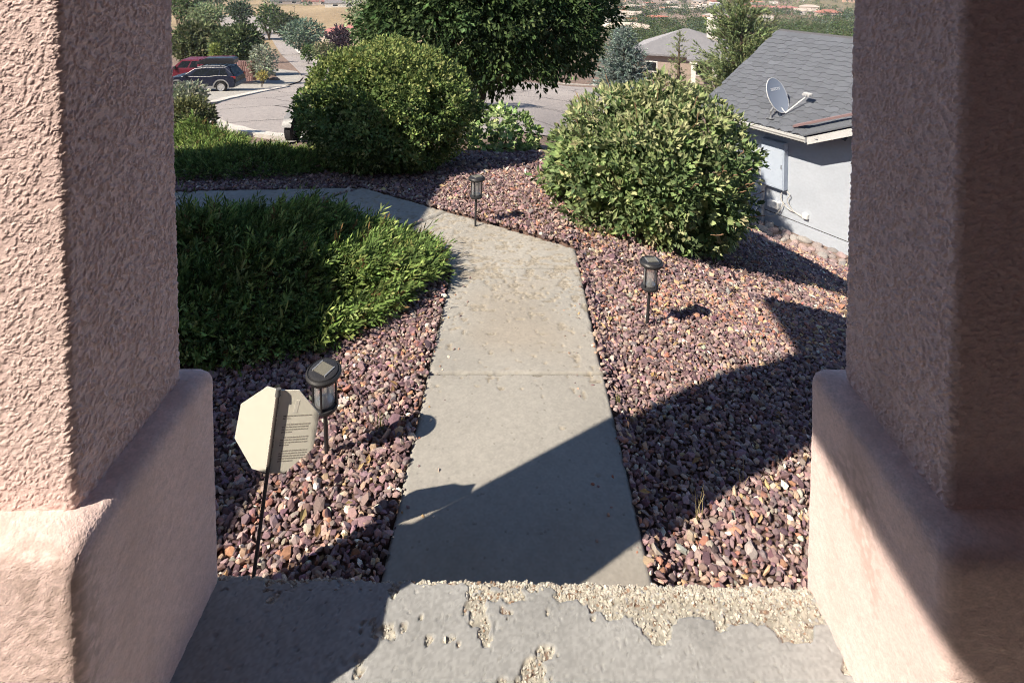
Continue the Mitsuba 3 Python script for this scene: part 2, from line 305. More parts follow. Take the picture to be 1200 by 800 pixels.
def worms(p, seed):
    w = np.stack([meshkit.noise(p * 78 + 7 * i, seed + i) for i in range(3)], -1) - .5
    n = meshkit.noise(p * np.array([88, 88, 54.]) + 1.7 * w, seed + 5); n2 = meshkit.noise(p * np.array([140, 140, 90.]) + 2.2 * w, seed + 6)
    v = 1 - np.abs(2 * n - 1); v2 = 1 - np.abs(2 * n2 - 1)
    return -np.maximum(sstep(.66, .88, v), .85 * sstep(.74, .93, v2)) + .30 * meshkit.noise(p * 190, seed + 8) + .35 * meshkit.noise(p * 16, seed + 9)
def pillar(x0, x1, y0, y1, inner, near_s, seed, label):
    t = thing('porch_pillar', label, 'pillar')
    R = ringpath(x0, x1, y0, y1, .016, near_s, .0022, .03, inner)
    zs = np.concatenate([np.arange(.53, 1.72, .0022), np.linspace(1.78, 2.5, 24)])
    base = np.concatenate([np.repeat(R[None, :, :2], len(zs), 0), np.repeat(zs[:, None, None], len(R), 1)], -1)
    h = (.0019 + .0016 * np.clip(R[None, :, 2] * inner, 0, 1)) * worms(base, seed) + .006 * (meshkit.fbm(base * 3.5, 3, seed + 20) - .5)
    P = base.copy(); P[..., :2] += R[None, :, 2:] * h[..., None]
    P = np.concatenate([P, P[:, :1]], 1); v, f = gridmesh(P)
    part(t, 'shaft', trimesh.Trimesh(v, f, process=False), 'stucco', None, smooth=True)
    tag(t + '__shaft', None, 'coarse worm-textured stucco shaft')
    prof = [(.646, -.015), (.645, .0), (.643, .016), (.640, .032), (.634, .045), (.623, .054), (.609, .058), (.59, .059), (.56, .0585)]
    prof = [(z, o) for z, o in prof] + [(z, .058 + .004 * (.55 - z)) for z in np.arange(.54, -.02, -.006)] + [(-.2, .061), (-.6, .061)]
    prof = np.array([(z - .044 * sstep(0, .5, z), o) for z, o in prof])[::-1]
    O_ = .058; X0, X1, Y0, Y1 = x0 - O_, x1 + O_, y0 - .028 - O_, y1 + O_; R2 = ringpath(X0, X1, Y0, Y1, .026, .006, .005, .04, inner)
    cc = np.array([(X0 + X1) / 2, (Y0 + Y1) / 2]); hh = np.array([(X1 - X0) / 2, (Y1 - Y0) / 2])
    xy = cc + (R2[None, :, :2] - cc) * ((hh[None] - O_ + prof[:, 1:2]) / hh[None])[:, None]
    base = np.concatenate([xy, np.repeat(prof[:, 0][:, None, None], len(R2), 1)], -1)
    h = .0014 * (meshkit.fbm(base * 7, 4, seed + 30) - .5) + .0026 * meshkit.noise(base * 55, seed + 31) + .0016 * meshkit.noise(base * 130, seed + 32)
    P = base.copy(); P[..., :2] += R2[None, :, 2:] * h[..., None]; P[..., 2] += .5 * h * (prof[:, 0] > .526)[:, None]
    P = np.concatenate([P, np.full_like(P[:1], 0) + np.array([(x0 + x1) / 2, (y0 + y1) / 2, .603])], 0)
    P = np.concatenate([P, P[:, :1]], 1); v, f = gridmesh(P)
    part(t, 'plinth', trimesh.Trimesh(v, f, process=False), 'stucco', None, smooth=True)
    tag(t + '__plinth', None, 'wider smooth stucco plinth with rounded shoulders')
    return t
pillar(-1.273, -.866, 1.224, 1.634, 1, .0024, 100, 'pink stucco pillar left of the walkway, its near face in full sun')
pillar(.868, 1.285, 1.228, 1.632, -1, .0036, 200, 'pink stucco pillar right of the walkway, in shade but for a sunlit wedge on its plinth')

# ---------------------------------------------------------------- the house behind: porch roof, beam, walls and the garage wing that shade the yard
def f_tile(p, n, uv): return mix((.17, .15, .14), (.24, .21, .19), tfbm(p.x * 6, p.y * 6, p.z * 6))
scene['own_roof'] = two({'type': 'diffuse', 'reflectance': proc(f_tile)})
tag('house', None, 'pink stucco house behind the porch, known by its roof shadow on the yard', 'house')
part('house', 'beam', cat(bx(-1.25, 1.27, 1.27, 1.60, 2.46, 3.04), bx(-1.24, -.92, -1.32, 1.268, 2.96, 3.04), bx(.92, 1.24, -1.32, 1.268, 2.96, 3.04)), 'stucco')
part('house', 'entry_wall', cat(bx(-1.78, -1.58, -1.33, -.05, -.5, 2.25), bx(1.52, 1.72, -1.329, 1.22, -.5, 3.0)), 'stucco')
part('house', 'ceiling', bx(-1.3, 1.3, -1.35, 1.9, 3.043, 3.06), 'matte', (.22, .17, .15))
def gable(x0, x1, y0, y1, z, rise, th=.14, axis='y'):
    if axis == 'y':
        xm = (x0 + x1) / 2; pr = Polygon([(x0, z), (xm, z + rise), (x1, z), (x1, z - th), (xm, z + rise - th), (x0, z - th)])
        m = trimesh.creation.extrude_polygon(pr, y1 - y0, engine='earcut'); v = m.vertices.copy(); m.vertices = np.column_stack([v[:, 0], y1 - v[:, 2], v[:, 1]]); m.fix_normals(); return m
    ym = (y0 + y1) / 2; pr = Polygon([(y0, z), (ym, z + rise), (y1, z), (y1, z - th), (ym, z + rise - th), (y0, z - th)])
    m = trimesh.creation.extrude_polygon(pr, x1 - x0, engine='earcut'); v = m.vertices.copy(); m.vertices = np.column_stack([x0 + v[:, 2], v[:, 0], v[:, 1]]); m.fix_normals(); return m
part('house', 'porch_roof', cat(bx(-1.40, 3.0, -1.4, 2.36, 3.062, 3.15)), 'own_roof')
part('house', 'porch_wall', bx(-1.6, 5, -1.36, -1.33, -.5, 3.0), 'matte', (.16, .12, .105))
part('house', 'wall', cat(bx(-4.1, 5, -1.65, -1.362, -.5, 2.7), bx(-8.8, -4.0, -6, 5.05, -1.6, 2.62)), 'stucco')
part('house', 'roof', cat(gable(-9.4, -3.66, -6, 5.35, 2.80, 1.0)), 'own_roof')
part('house', 'roof', cat(gable(-4.0, 5.5, -9.5, -1.2, 2.86, 1.2, axis='x')), 'own_roof')
part('house', 'door', bx(-.46, .46, -1.329, -1.29, .005, 2.1), 'satin', (.22, .1, .07))

# ---------------------------------------------------------------- crushed-stone mulch: thousands of loose chips
def stones(P, r, cols, seed, fine):
    g = np.random.default_rng(seed); n = len(P)
    b = trimesh.creation.icosahedron() if fine else trimesh.creation.icosphere(subdivisions=0)
    if not fine: b = trimesh.Trimesh([[1, 0, 0], [-1, 0, 0], [0, 1, 0], [0, -1, 0], [0, 0, 1], [0, 0, -1]], [[0, 2, 4], [2, 1, 4], [1, 3, 4], [3, 0, 4], [2, 0, 5], [1, 2, 5], [3, 1, 5], [0, 3, 5]])
    bv = np.array(b.vertices); bf = np.array(b.faces)
    V = bv[None] * (1 + g.uniform(-.34, .30, (n, len(bv), 1))) + g.normal(0, .06, (n, len(bv), 3))
    V = V * np.stack([g.uniform(.75, 1.45, n), g.uniform(.7, 1.1, n), g.uniform(.34, .66, n)], -1)[:, None] * r[:, None, None]
    q = g.normal(0, 1, (n, 4)) * np.array([1, .33, .33, 1]); q /= np.linalg.norm(q, axis=1, keepdims=True); w, x, y, z = q.T
    M = np.stack([1 - 2 * (y * y + z * z), 2 * (x * y - z * w), 2 * (x * z + y * w), 2 * (x * y + z * w), 1 - 2 * (x * x + z * z), 2 * (y * z - x * w), 2 * (x * z - y * w), 2 * (y * z + x * w), 1 - 2 * (x * x + y * y)], -1).reshape(n, 3, 3)
    V = np.einsum('nij,nkj->nki', M, V) + P[:, None]
    F = bf[None] + (np.arange(n) * len(bv))[:, None, None]
    return V.reshape(-1, 3), F.reshape(-1, 3), np.repeat(cols, len(bv), 0)
PAL = 1.72 * np.array([1.03, 1.03, .98]) * np.array([(.165, .105, .115), (.095, .060, .072), (.215, .15, .15), (.30, .20, .165), (.33, .225, .125), (.24, .20, .19), (.50, .44, .38), (.25, .115, .085), (.13, .10, .11)])
PW = np.array([.31, .22, .18, .10, .02, .07, .014, .045, .06])
def scatter(x0, x1, y0, y1, s, keep, seed, fine, rs=.62, lift=.35):
    g = np.random.default_rng(seed)
    gx, gy = np.meshgrid(np.arange(x0, x1, s), np.arange(y0, y1, s)); p = np.stack([gx.ravel(), gy.ravel()], -1); p += g.uniform(-.5, .5, p.shape) * s
    p = p[keep(p[:, 0], p[:, 1])]; n = len(p)
    on = shapely.distance(WALKPOLY, shapely.points(p)) > .001; p = p[on]; n = len(p)
    r = s * rs * np.exp(g.normal(0, .28, n)); z = Z(p[:, 0], p[:, 1]) + r * g.uniform(-.15, lift + .25, n)
    w = np.tile(PW, (n, 1)); rust = sstep(.48, .68, fb(p[:, 0], p[:, 1], 0, 1.6, 3, 61)) * sstep(.3, .8, p[:, 0]) * sstep(4.9, 4.1, p[:, 1] + .2 * p[:, 0] - .7 + 1.0) * 0 + sstep(.42, .62, fb(p[:, 0], p[:, 1], 0, 1.6, 3, 61)) * sstep(.3, .7, p[:, 0]) * sstep(3.6, 4.4, p[:, 1])
    w[:, 4] += .14 * rust; w[:, 7] += .22 * rust; w[:, 3] += .15 * rust
    w[:, 6] += .022 * sstep(2.9, 2.2, p[:, 1]) ; w[:, 3] += .05 * sstep(2.9, 2.2, p[:, 1])
    cw = np.cumsum(w, 1); cw /= cw[:, -1:]; i = (g.random((n, 1)) > cw).sum(1)
    col = PAL[i]; col = (col * .85 + .15 * col.mean(1, keepdims=True)) * g.uniform(.72, 1.32, (n, 1)) * (1 + g.normal(0, .05, (n, 3)))
    return stones(np.column_stack([p, z]), r, col, seed + 1, fine)
vis = lambda m: (lambda x, y: np.abs(x) < (y * .56 + m))
parts_ = [scatter(-2.4, -.43, 1.66, 4.3, .0192, lambda x, y: vis(.12)(x, y) & (x > -1.9), 71, True),
          scatter(.44, 3.1, 1.62, 4.6, .0192, vis(.15), 72, True),
          scatter(-4.2, 4.6, 4.6, 7.2, .0265, lambda x, y: (np.abs(x) < .56 * y + .1) & ((x > -.9 - 1.0 * (y - 4.6)) | (y > 6.2)), 73, False),
          scatter(-4.6, 3.9, 7.2, 9.6, .036, lambda x, y: (x > -.56 * y), 74, False),
          scatter(-.4, 6.9, 7.2, 14, .045, lambda x, y: (x > .22 * y) & (x < .56 * y), 75, False)]
gg = np.random.default_rng(79); n = 70       # a few chips kicked onto the slabs
e = gg.uniform(0, 1, n); sx = np.where(gg.random(n) < .5, -.43 + .16 * e ** 2.2, .465 - .16 * e ** 2.2); sy = gg.uniform(2.1, 4.5, n); sr = gg.uniform(.004, .010, n)
parts_.append(stones(np.column_stack([sx, sy, pathz(sy) + .012 + sr * .3]), sr, PAL[gg.integers(0, 9, n)] * .9, 80, True))
off = np.cumsum([0] + [len(p[0]) for p in parts_])
# exposed aggregate: little pebbles set in the worn patches and along the broken edge of the porch floor
gg = np.random.default_rng(83); iy, ix = np.nonzero((em + .5 * (gg.random(em.shape) < .012) * sstep(.10, .02, de) > .45) | (em > .5)); q = gg.choice(len(iy), min(5600, len(iy)), replace=False); iy, ix = iy[q], ix[q]
pr = np.array([(.45, .43, .385), (.39, .365, .32), (.33, .30, .27), (.49, .47, .43), (.24, .17, .13), (.30, .30, .30)]); r = gg.uniform(.0022, .0052, len(q)) * np.where(gg.random(len(q)) < .06, 1.6, 1)
m = stones(np.column_stack([PX[iy, ix] + gg.normal(0, .002, len(q)), PY[iy, ix] + gg.normal(0, .002, len(q)), PZ[iy, ix] + r * .12]), r, pr[gg.choice(6, len(q), p=[.3, .25, .17, .14, .06, .08])] * gg.uniform(.95, 1.35, (len(q), 1)), 84, True)
part('porch_floor', 'aggregate', m[:2], 'stone_matte', m[2], kind='stuff')
add('gravel', (np.vstack([p[0] for p in parts_]), np.vstack([p[1] + o for p, o in zip(parts_, off)])), 'stone_matte', np.vstack([p[2] for p in parts_]), kind='stuff',
    label='purple and tan crushed-stone mulch covering the yard on both sides of the walkway', cat='gravel')

# ================================================================ plants
def unit(a): return a / (np.linalg.norm(a, axis=-1, keepdims=True) + 1e-12)
def leaves(P, D, N, L, Wd, col, fold=.18, curl=.12):
    """one folded, pointed leaf per row: 5 vertices, 4 triangles"""
    n = len(P); D = unit(D); S = unit(np.cross(D, N)); N = np.cross(S, D)
    L = np.broadcast_to(L, (n,))[:, None]; Wd = np.broadcast_to(Wd, (n,))[:, None]
    C = P + D * L * .48; V = np.stack([P, C - N * fold * Wd, C + S * Wd * .5, C - S * Wd * .5, P + D * L - N * curl * L], 1)
    t = np.array([[0, 1, 2], [0, 3, 1], [1, 4, 2], [1, 3, 4]])
    F = t[None] + (np.arange(n) * 5)[:, None, None]
    return V.reshape(-1, 3), F.reshape(-1, 3), np.repeat(col, 5, 0)
def join(*ms):
    o = np.cumsum([0] + [len(m[0]) for m in ms])
    return (np.vstack([m[0] for m in ms]), np.vstack([m[1] + k for m, k in zip(ms, o)])), np.vstack([m[2] for m in ms])
def blades(P, D, L, W, col, g):
    """sprays: each a little feather of narrow leaflets along an axis"""
    n = len(P); D = unit(D); R = unit(g.normal(0, 1, (n, 3))); S = unit(np.cross(D, R)); N = np.cross(S, D)
    V, F, C = [], [], []; k = 0
    L = np.broadcast_to(L, (n,))[:, None]
    for i, t in enumerate(np.linspace(.12, 1, 9)):
        sd = 1 if i % 2 else -1
        a = math.radians(g.uniform(26, 44)); last = i == 8
        d = D if last else D * math.cos(a) + (S * sd * .85 + N * g.uniform(-.6, .6)) * math.sin(a)
        b = P + D * L * t * .72; l = L * (.34 if not last else .3) * (1.1 - .35 * t); q = S if not last else N
        w = unit(np.cross(d, q if abs(1) else q)) * W * .5
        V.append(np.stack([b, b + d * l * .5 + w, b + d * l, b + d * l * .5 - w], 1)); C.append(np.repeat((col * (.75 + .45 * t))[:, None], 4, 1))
    V = np.stack(V, 1); C = np.stack(C, 1); m = V.shape[0] * V.shape[1]
    base = (np.arange(m) * 4)[:, None]; F = np.vstack([base + [0, 1, 2], base + [0, 2, 3]])
    return V.reshape(-1, 3), F, C.reshape(-1, 3)
def pick(pal, w, n, g, var=.22):
    pal = np.array(pal, float); pal = 1.9 * (.82 * pal + .18 * pal.mean(1, keepdims=True) * np.array([1.05, 1.05, .9])); i = g.choice(len(pal), n, p=np.array(w) / np.sum(w)); return pal[i] * np.exp(g.normal(0, var, (n, 1))) * (1 + g.normal(0, .05, (n, 3)))
def lumpy(d, seed, amp=.18, f=2.2): return 1 + amp * 2 * (meshkit.fbm(d * f + 11, 3, seed) - .5)
def branches(root, tips, r, g, n_mid=3):
    ms = []
    for t in tips:
        s = np.linspace(0, 1, 6)[:, None]; mid = root + (t - root) * s + np.array([0, 0, 1.]) * (s * (1 - s)) * .25 * np.linalg.norm(t - root) * g.uniform(-.2, .7) + g.normal(0, .02, (6, 3)) * np.linalg.norm(t - root) * (s * (1 - s) * 4)
        ms.append(tube(mid, np.linspace(r, r * .25, 6), 6))
    return cat(*ms)
def leafy(c, R, ntip, per, L, W, pal, w, seed, core=0, **kw):
    a = leafy1(c, R, ntip, per, L, W, pal, w, seed, **kw)
    if not core: return a
    b = leafy1(c, np.asarray(R) * .80, core, 6, L * 1.7, W * 2.1, pal, w, seed + 7, **{**kw, 'top': None, 'inner': .35})
    o = len(a[0]); return np.vstack([a[0], b[0]]), np.vstack([a[1], b[1] + o]), np.vstack([a[2], b[2]])
def leafy1(c, R, ntip, per, L, W, pal, w, seed, taper=0., amp=.16, inner=.25, top=None, upness=.5, droop=0., lf=2.2, clump=1.):
    """leaves of a rounded shrub or crown: clusters round branch tips, denser at the skin, with gaps"""
    g = np.random.default_rng(seed); d = unit(g.normal(0, 1, (ntip, 3)))
    rad = lumpy(d, seed, amp, lf) * np.where(g.random(ntip) < inner, g.uniform(.25, .8, ntip), 1 - np.abs(g.normal(0, .08, ntip)))
    sh = g.random(ntip) < .05; rad = np.where(sh, rad * g.uniform(1.02, 1.08, ntip), rad)
    tip = d * rad[:, None]; q = 1 - taper * np.clip(-tip[:, 2], 0, 1) ** 1.2; tip[:, :2] *= q[:, None]
    gap = meshkit.noise(tip * 3.3 + 5, seed + 3); keep = (gap > .30) | (rad < .7); tip, d = tip[keep], d[keep]
    n = len(tip); P = np.asarray(c) + tip * np.asarray(R)
    P = np.repeat(P, per, 0); out = np.repeat(d, per, 0); m = len(P)
    rnd = unit(g.normal(0, 1, (m, 3)))
    D = unit(out * .7 + rnd * .95 + np.array([0, 0, .25 - droop])); P = P + rnd * L * .55 * clump
    N = unit(out * .55 + np.array([0, 0, upness]) + unit(g.normal(0, 1, (m, 3))) * .75)
    col = np.repeat(pick(pal, w, n, g, .16), per, 0) * np.exp(g.normal(0, .16, (m, 1)))
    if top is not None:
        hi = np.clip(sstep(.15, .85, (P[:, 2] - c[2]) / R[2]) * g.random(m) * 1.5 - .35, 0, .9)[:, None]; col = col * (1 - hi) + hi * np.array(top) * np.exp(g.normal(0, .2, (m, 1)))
    return leaves(P, D, N, L * np.exp(g.normal(0, .2, m)), W * np.exp(g.normal(0, .2, m)), col)
GREEN = [(.035, .065, .018), (.06, .10, .025), (.10, .135, .035), (.025, .045, .015)]
def box_px(u0, u1, v0, v1, y, zb=None):
    a, b = at((u0 + u1) / 2, v0, y), at((u0 + u1) / 2, v1, y); rx = (u1 - u0) / 2 / FPX * y
    return np.array([a[0], y, (a[2] + b[2]) / 2]), rx, (a[2] - b[2]) / 2

# --- the rounded glossy bush on the right of the walkway; its nearest leaves are built one by one
def round_bush():
    c, rx, rz = box_px(634, 888, 96, 322, 6.15); R = (rx * .97, rx * .92, rz * .98)
    k = thing('round_bush', 'broad round glossy-leaved bush with bronze new growth, beside the neighbouring grey-roofed building', 'bush')
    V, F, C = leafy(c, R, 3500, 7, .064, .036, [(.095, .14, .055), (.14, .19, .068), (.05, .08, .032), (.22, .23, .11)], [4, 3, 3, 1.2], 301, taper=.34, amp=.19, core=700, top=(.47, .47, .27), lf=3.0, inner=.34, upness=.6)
    # pull the ~200 leaves that face the walkway out as parts
    Vl, Cl = V.reshape(-1, 5, 3), C.reshape(-1, 5, 3); cen = Vl.mean(1)
    out = unit(cen - c); s = out @ unit(np.array([-.25, -.95, -.1])); rad = np.linalg.norm((cen - c) / R, axis=1)
    idx = np.argsort(-(s + rad * 1.2))[:180]; rest = np.setdiff1d(np.arange(len(Vl)), idx)
    t = np.array([[0, 1, 2], [0, 3, 1], [1, 4, 2], [1, 3, 4]])
    Fr = (t[None] + (np.arange(len(rest)) * 5)[:, None, None]).reshape(-1, 3)
    part(k, 'foliage', (Vl[rest].reshape(-1, 3), Fr), 'leaf', Cl[rest].reshape(-1, 3), kind='stuff')
    for i in idx: part(k, 'leaf', (Vl[i], t), 'leaf', Cl[i])
    g = np.random.default_rng(5); root = np.array([c[0], c[1], float(Z(c[0], c[1])) - .05])
    tips = c + unit(g.normal(0, 1, (26, 3)) + [0, 0, .5]) * np.array(R) * .8
    part(k, 'stem', branches(root, tips, .022, g), 'matte', (.09, .06, .045))
    # dry bronze flower twigs standing out of the crown
    d = unit(g.normal(0, 1, (40, 3)) * [1, 1, .5] + [.25, -.2, .55])
    for q in d:
        b = c + q * np.array(R) * .95; e = b + unit(q + [0, 0, .6]) * g.uniform(.08, .16)
        part(k, 'twig', tube([b, (b + e) / 2 + g.normal(0, .008, 3), e, e + g.normal(0, .012, 3) + (e - b) * .2], [.003, .003, .005, .003], 4), 'matte', (.28, .17, .11))
round_bush()

# --- the dark rounded bush on the left beyond the turn
def left_bush():
    c, rx, rz = box_px(347, 562, 48, 214, 7.75); R = (rx * .96, rx * .95, rz * .97)
    k = thing('round_bush', 'tall round green bush beyond the turn of the walkway, under the overhanging tree', 'bush')
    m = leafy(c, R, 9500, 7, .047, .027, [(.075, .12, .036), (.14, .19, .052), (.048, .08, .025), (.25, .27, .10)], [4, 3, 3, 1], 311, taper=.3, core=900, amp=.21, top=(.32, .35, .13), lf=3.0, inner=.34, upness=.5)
    part(k, 'foliage', m[:2], 'leaf', m[2], kind='stuff')
    g = np.random.default_rng(6); root = np.array([c[0], c[1], float(Z(c[0], c[1])) - .05])
    part(k, 'stem', branches(root, c + unit(g.normal(0, 1, (22, 3)) + [0, 0, .4]) * np.array(R) * .8, .025, g), 'matte', (.08, .06, .045))
left_bush()

# --- low shrub with large pale leaves behind
def pale_shrub():
    c, rx, rz = box_px(549, 630, 126, 196, 9.5)
    k = thing('leafy_shrub', 'low shrub with large round pale-green leaves between the two round bushes', 'shrub')
    m = leafy(c, (rx, rx * .9, rz), 240, 6, .085, .075, [(.16, .23, .085), (.10, .16, .05), (.24, .30, .13)], [3, 3, 1.4], 321, amp=.22, upness=.7, inner=.15)
    part(k, 'foliage', m[:2], 'leaf', m[2], kind='stuff')
    g = np.random.default_rng(8); part(k, 'stem', branches(np.array([c[0], c[1], float(Z(c[0], c[1]))]), c + unit(g.normal(0, 1, (14, 3)) + [0, 0, .6]) * np.array((rx, rx, rz)) * .9, .012, g), 'matte', (.10, .08, .06))
pale_shrub()

# --- spreading junipers
def juniper(cx, cy, rx, ry, h, n, L, seed, label, pal=None, lean=(0, 0), clip=None):
    g = np.random.default_rng(seed); k = thing('juniper', label, 'juniper')
    pal = pal or [(.10, .155, .035), (.06, .10, .025), (.17, .215, .06), (.04, .065, .02)]
    an = g.uniform(0, 2 * np.pi, n); r = np.sqrt(g.random(n)) * (1 + .16 * (meshkit.fbm(np.stack([np.cos(an) * 1.8, np.sin(an) * 1.8, an * 0 + seed], -1), 3) - .5) * 2)
    lay = np.where(g.random(n) < .3, g.uniform(.1, .8, n), g.uniform(.8, 1.0, n))
    x, y = cx + rx * r * np.cos(an), cy + ry * r * np.sin(an)
    lump = .25 + 1.5 * sstep(.25, .75, fb(x, y, seed, 3.2, 3, 5))
    hz = h * np.clip(1 - np.clip(r, 0, 1.15) ** 2.2, .06, 1) * lump * lay
    P = np.column_stack([x, y, Z(x, y) + hz + .02])
    flow = np.stack([np.cos(an) * r + lean[0], np.sin(an) * r + lean[1], .55 - .25 * r], -1)
    D = unit(flow * .9 + g.normal(0, .40, (n, 3)) + [0, 0, .22])
    col = pick(pal, [4, 3, 2, 2], n, g, .25); dry = g.random(n) < .03; col[dry] = np.array([.16, .10, .05])
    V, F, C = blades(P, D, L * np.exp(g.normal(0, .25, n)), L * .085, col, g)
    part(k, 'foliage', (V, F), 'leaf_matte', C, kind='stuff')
    t = np.stack([cx + rx * .75 * np.cos(np.arange(11) * .58), cy + ry * .75 * np.sin(np.arange(11) * .58)], -1); t = np.column_stack([t, Z(t[:, 0], t[:, 1]) + h * .45])
    part(k, 'stem', branches(np.array([cx, cy, float(Z(cx, cy)) - .02]), t, .022, g), 'matte', (.10, .065, .045))
juniper(-1.82, 4.30, 1.30, .98, .25, 10500, .15, 331, 'large sprawling juniper on the near left, half in shadow and half sunlit', lean=(.45, -.1))
juniper(-3.4, 7.75, 1.45, .85, .13, 6500, .12, 332, 'low flat-topped juniper beyond the left branch of the walkway')
juniper(-6.0, 12.4, .75, .6, .36, 1500, .17, 333, 'small bright juniper beside the concrete driveway strip on the far left')

# ================================================================ the neighbouring building down the slope
HO = at(945, 160, 14.4); DV = np.array([.5196, -.8544, 0]); NV = np.array([.8544, .5196, 0]); UP = np.array([0, 0, 1.])
def hp(s, r, z): return HO + np.multiply.outer(np.asarray(s, float), DV) + np.multiply.outer(np.asarray(r, float), NV) + np.multiply.outer(np.asarray(z, float), UP)
HM = np.eye(4); HM[:3, 0], HM[:3, 1], HM[:3, 2], HM[:3, 3] = DV, NV, UP, HO     # local s, r, z -> world
def hl(m): m = m.copy(); m.apply_transform(HM); return m
def hitplane(u, v, n, d0):                       # local (s, r, z) where the line of sight meets the plane n . (s, r, z) = d0
    p0 = np.linalg.inv(HM) @ [0, 0, EYE, 1]; d = HM[:3, :3].T @ ray(u, v); t = (d0 - np.dot(n, p0[:3])) / np.dot(n, d); return p0[:3] + d * t
OV, PITCH = .62, .57
wall_sz = lambda u, v: hitplane(u, v, [0, 1, 0], OV)[[0, 2]]
zb = float(Z(*hp(.3, OV, 0)[:2])) - HO[2]
nb = thing('neighbour_house', 'pale stucco house with grey shingle roof below the right side of the yard', 'house')
WALLC = (.66, .68, .72)
S0, S1 = -3.25, 5.2
lz = wall_sz(950, 266)[1]
part(nb, 'wall', hl(cat(bx(S0 + .3, S1, OV, OV + .25, lz + .012, .10), bx(S0 + .3, S0 + .55, OV + .251, 6, zb - 1, .10))), 'stucco_pale')
part(nb, 'wall', hl(trimesh.convex.convex_hull(np.array([(s, r, z) for r in (OV + .002, OV + .2) for s, z in ((.3, .101), (3.2, .101), (3.2, .43 * 3.2 - .02), (.3, .12))]))), 'stucco_pale')
part(nb, 'foundation', hl(bx(S0 + .3, S1, OV - .012, OV + .2, zb - 1.2, lz - .012)), 'stucco_pale')
part(nb, 'joint', hl(bx(S0 + .3, S1, OV + .004, OV + .02, lz - .0115, lz + .0115)), 'matte', (.08, .08, .085))
# roof
RR = 3.46; zr = PITCH * RR
ang = math.atan(PITCH); ca, sa = math.cos(ang), math.sin(ang)
def rp(s, t, h=0): return np.stack([s, t * ca - h * sa, t * sa + h * ca], -1)      # local point on the roof: s along the eave, t up the slope, h proud
TL = RR / ca; rakew = .77
_d = np.array([(S0, 0, 0), (.05, 0, 0), (RR / rakew, RR, zr), (S0, RR, zr), (S0, 2 * RR, 0), (RR / rakew, 2 * RR, 0)]) - [0, 0, .02]
deck = trimesh.Trimesh(_d, [[0, 1, 2], [0, 2, 3], [3, 2, 5], [3, 5, 4]], process=False)
rf = part(nb, 'roof', hl(cat(deck, bx(S0 + .02, .0, .02, 2 * RR, -.12, -.024))), 'matte', (.10, .10, .11))
g = np.random.default_rng(41); EXPO, PW_ = .19, .34
for row in range(int(TL / EXPO)):
    t0 = row * EXPO; o = g.uniform(0, PW_)
    for k in range(-1, 15):
        s0 = S0 + o + (k - .5) * PW_; s1 = s0 + PW_ - .006
        if s1 < S0 + .05 or s0 > 1.75 or (s0 > -.1 and (t0 + .12) * ca < rakew * (s0 + .05) * .6): continue
        s0, s1 = max(s0, S0 - .02), s1; w = s1 - s0; e = .045
        pr = np.array([(0, e), (.10, e), (.30, 0), (.62, 0), (.80, e), (1, e)]); pr[:, 1] *= g.uniform(.8, 1.15)
        pr = pr if g.random() < .8 else np.column_stack([pr[:, 0], e * .5 - (pr[:, 1] - e * .5)])
        ss = s0 + pr[:, 0] * w; tb = t0 + pr[:, 1] - .03; tt = min(t0 + EXPO + .05, TL)
        h0, h1 = .024 + g.uniform(-.003, .004), .004
        bot = rp(ss, tb, h0 + 0 * ss); low = rp(ss, tb, h0 - .018 + 0 * ss); top = rp(ss, tt + 0 * ss, h1 + 0 * ss)
        P = np.stack([low, bot, top]); v, f = gridmesh(P)
        c = np.array([.118, .127, .150]) * np.exp(g.normal(0, .055)); part(rf, 'shingle', hl(trimesh.Trimesh(v, f, process=False)), 'roof_grit', c)
# the low cross gable on the right: rake board, its roof strip and the pink trim
def quad(a, b, c, d): return trimesh.Trimesh([a, b, c, d], [[0, 1, 2], [0, 2, 3]], process=False)
SL = .43
def prism8(lo, hi): return trimesh.convex.convex_hull(np.array(lo + hi))
part(nb, 'fascia', hl(prism8([(.03, -.02, -.17), (3.2, -.02, -.17 + SL * 3.2), (.03, .02, -.17), (3.2, .02, -.17 + SL * 3.2)], [(.03, -.02, .0), (3.2, -.02, SL * 3.2), (.03, .02, 0), (3.2, .02, SL * 3.2)])), 'satin', (.50, .50, .51))
part(nb, 'fascia', hl(bx(S0, .02, -.005, .02, -.17, -.02)), 'satin', (.30, .30, .31))
part(nb, 'roof', hl(prism8([(-.05, -.06, .005), (3.2, -.06, SL * 3.2 + .03), (-.05, .42, .005 + .2), (3.2, .9, SL * 3.2 + .03)], [(-.05, -.06, .04), (3.2, -.06, SL * 3.2 + .065), (-.05, .42, .25), (3.2, .9, SL * 3.2 + .065)])), 'roof_grit', (.11, .118, .138))
p0, p1 = np.array([-.42, .10, .10]), np.array([3.2, .16, SL * 3.2 + .22])
part(nb, 'trim', hl(prism8([tuple(p0), tuple(p1), tuple(p0 + [0, .10, .06]), tuple(p1 + [0, .10, .04])], [tuple(p0 + [0, 0, .05]), tuple(p1 + [0, 0, .055]), tuple(p0 + [0, .1, .07]), tuple(p1 + [0, .1, .055])])), 'matte', (.20, .135, .14))
tag(nb + '__trim', None, 'faded pink trim board along the roof edge')
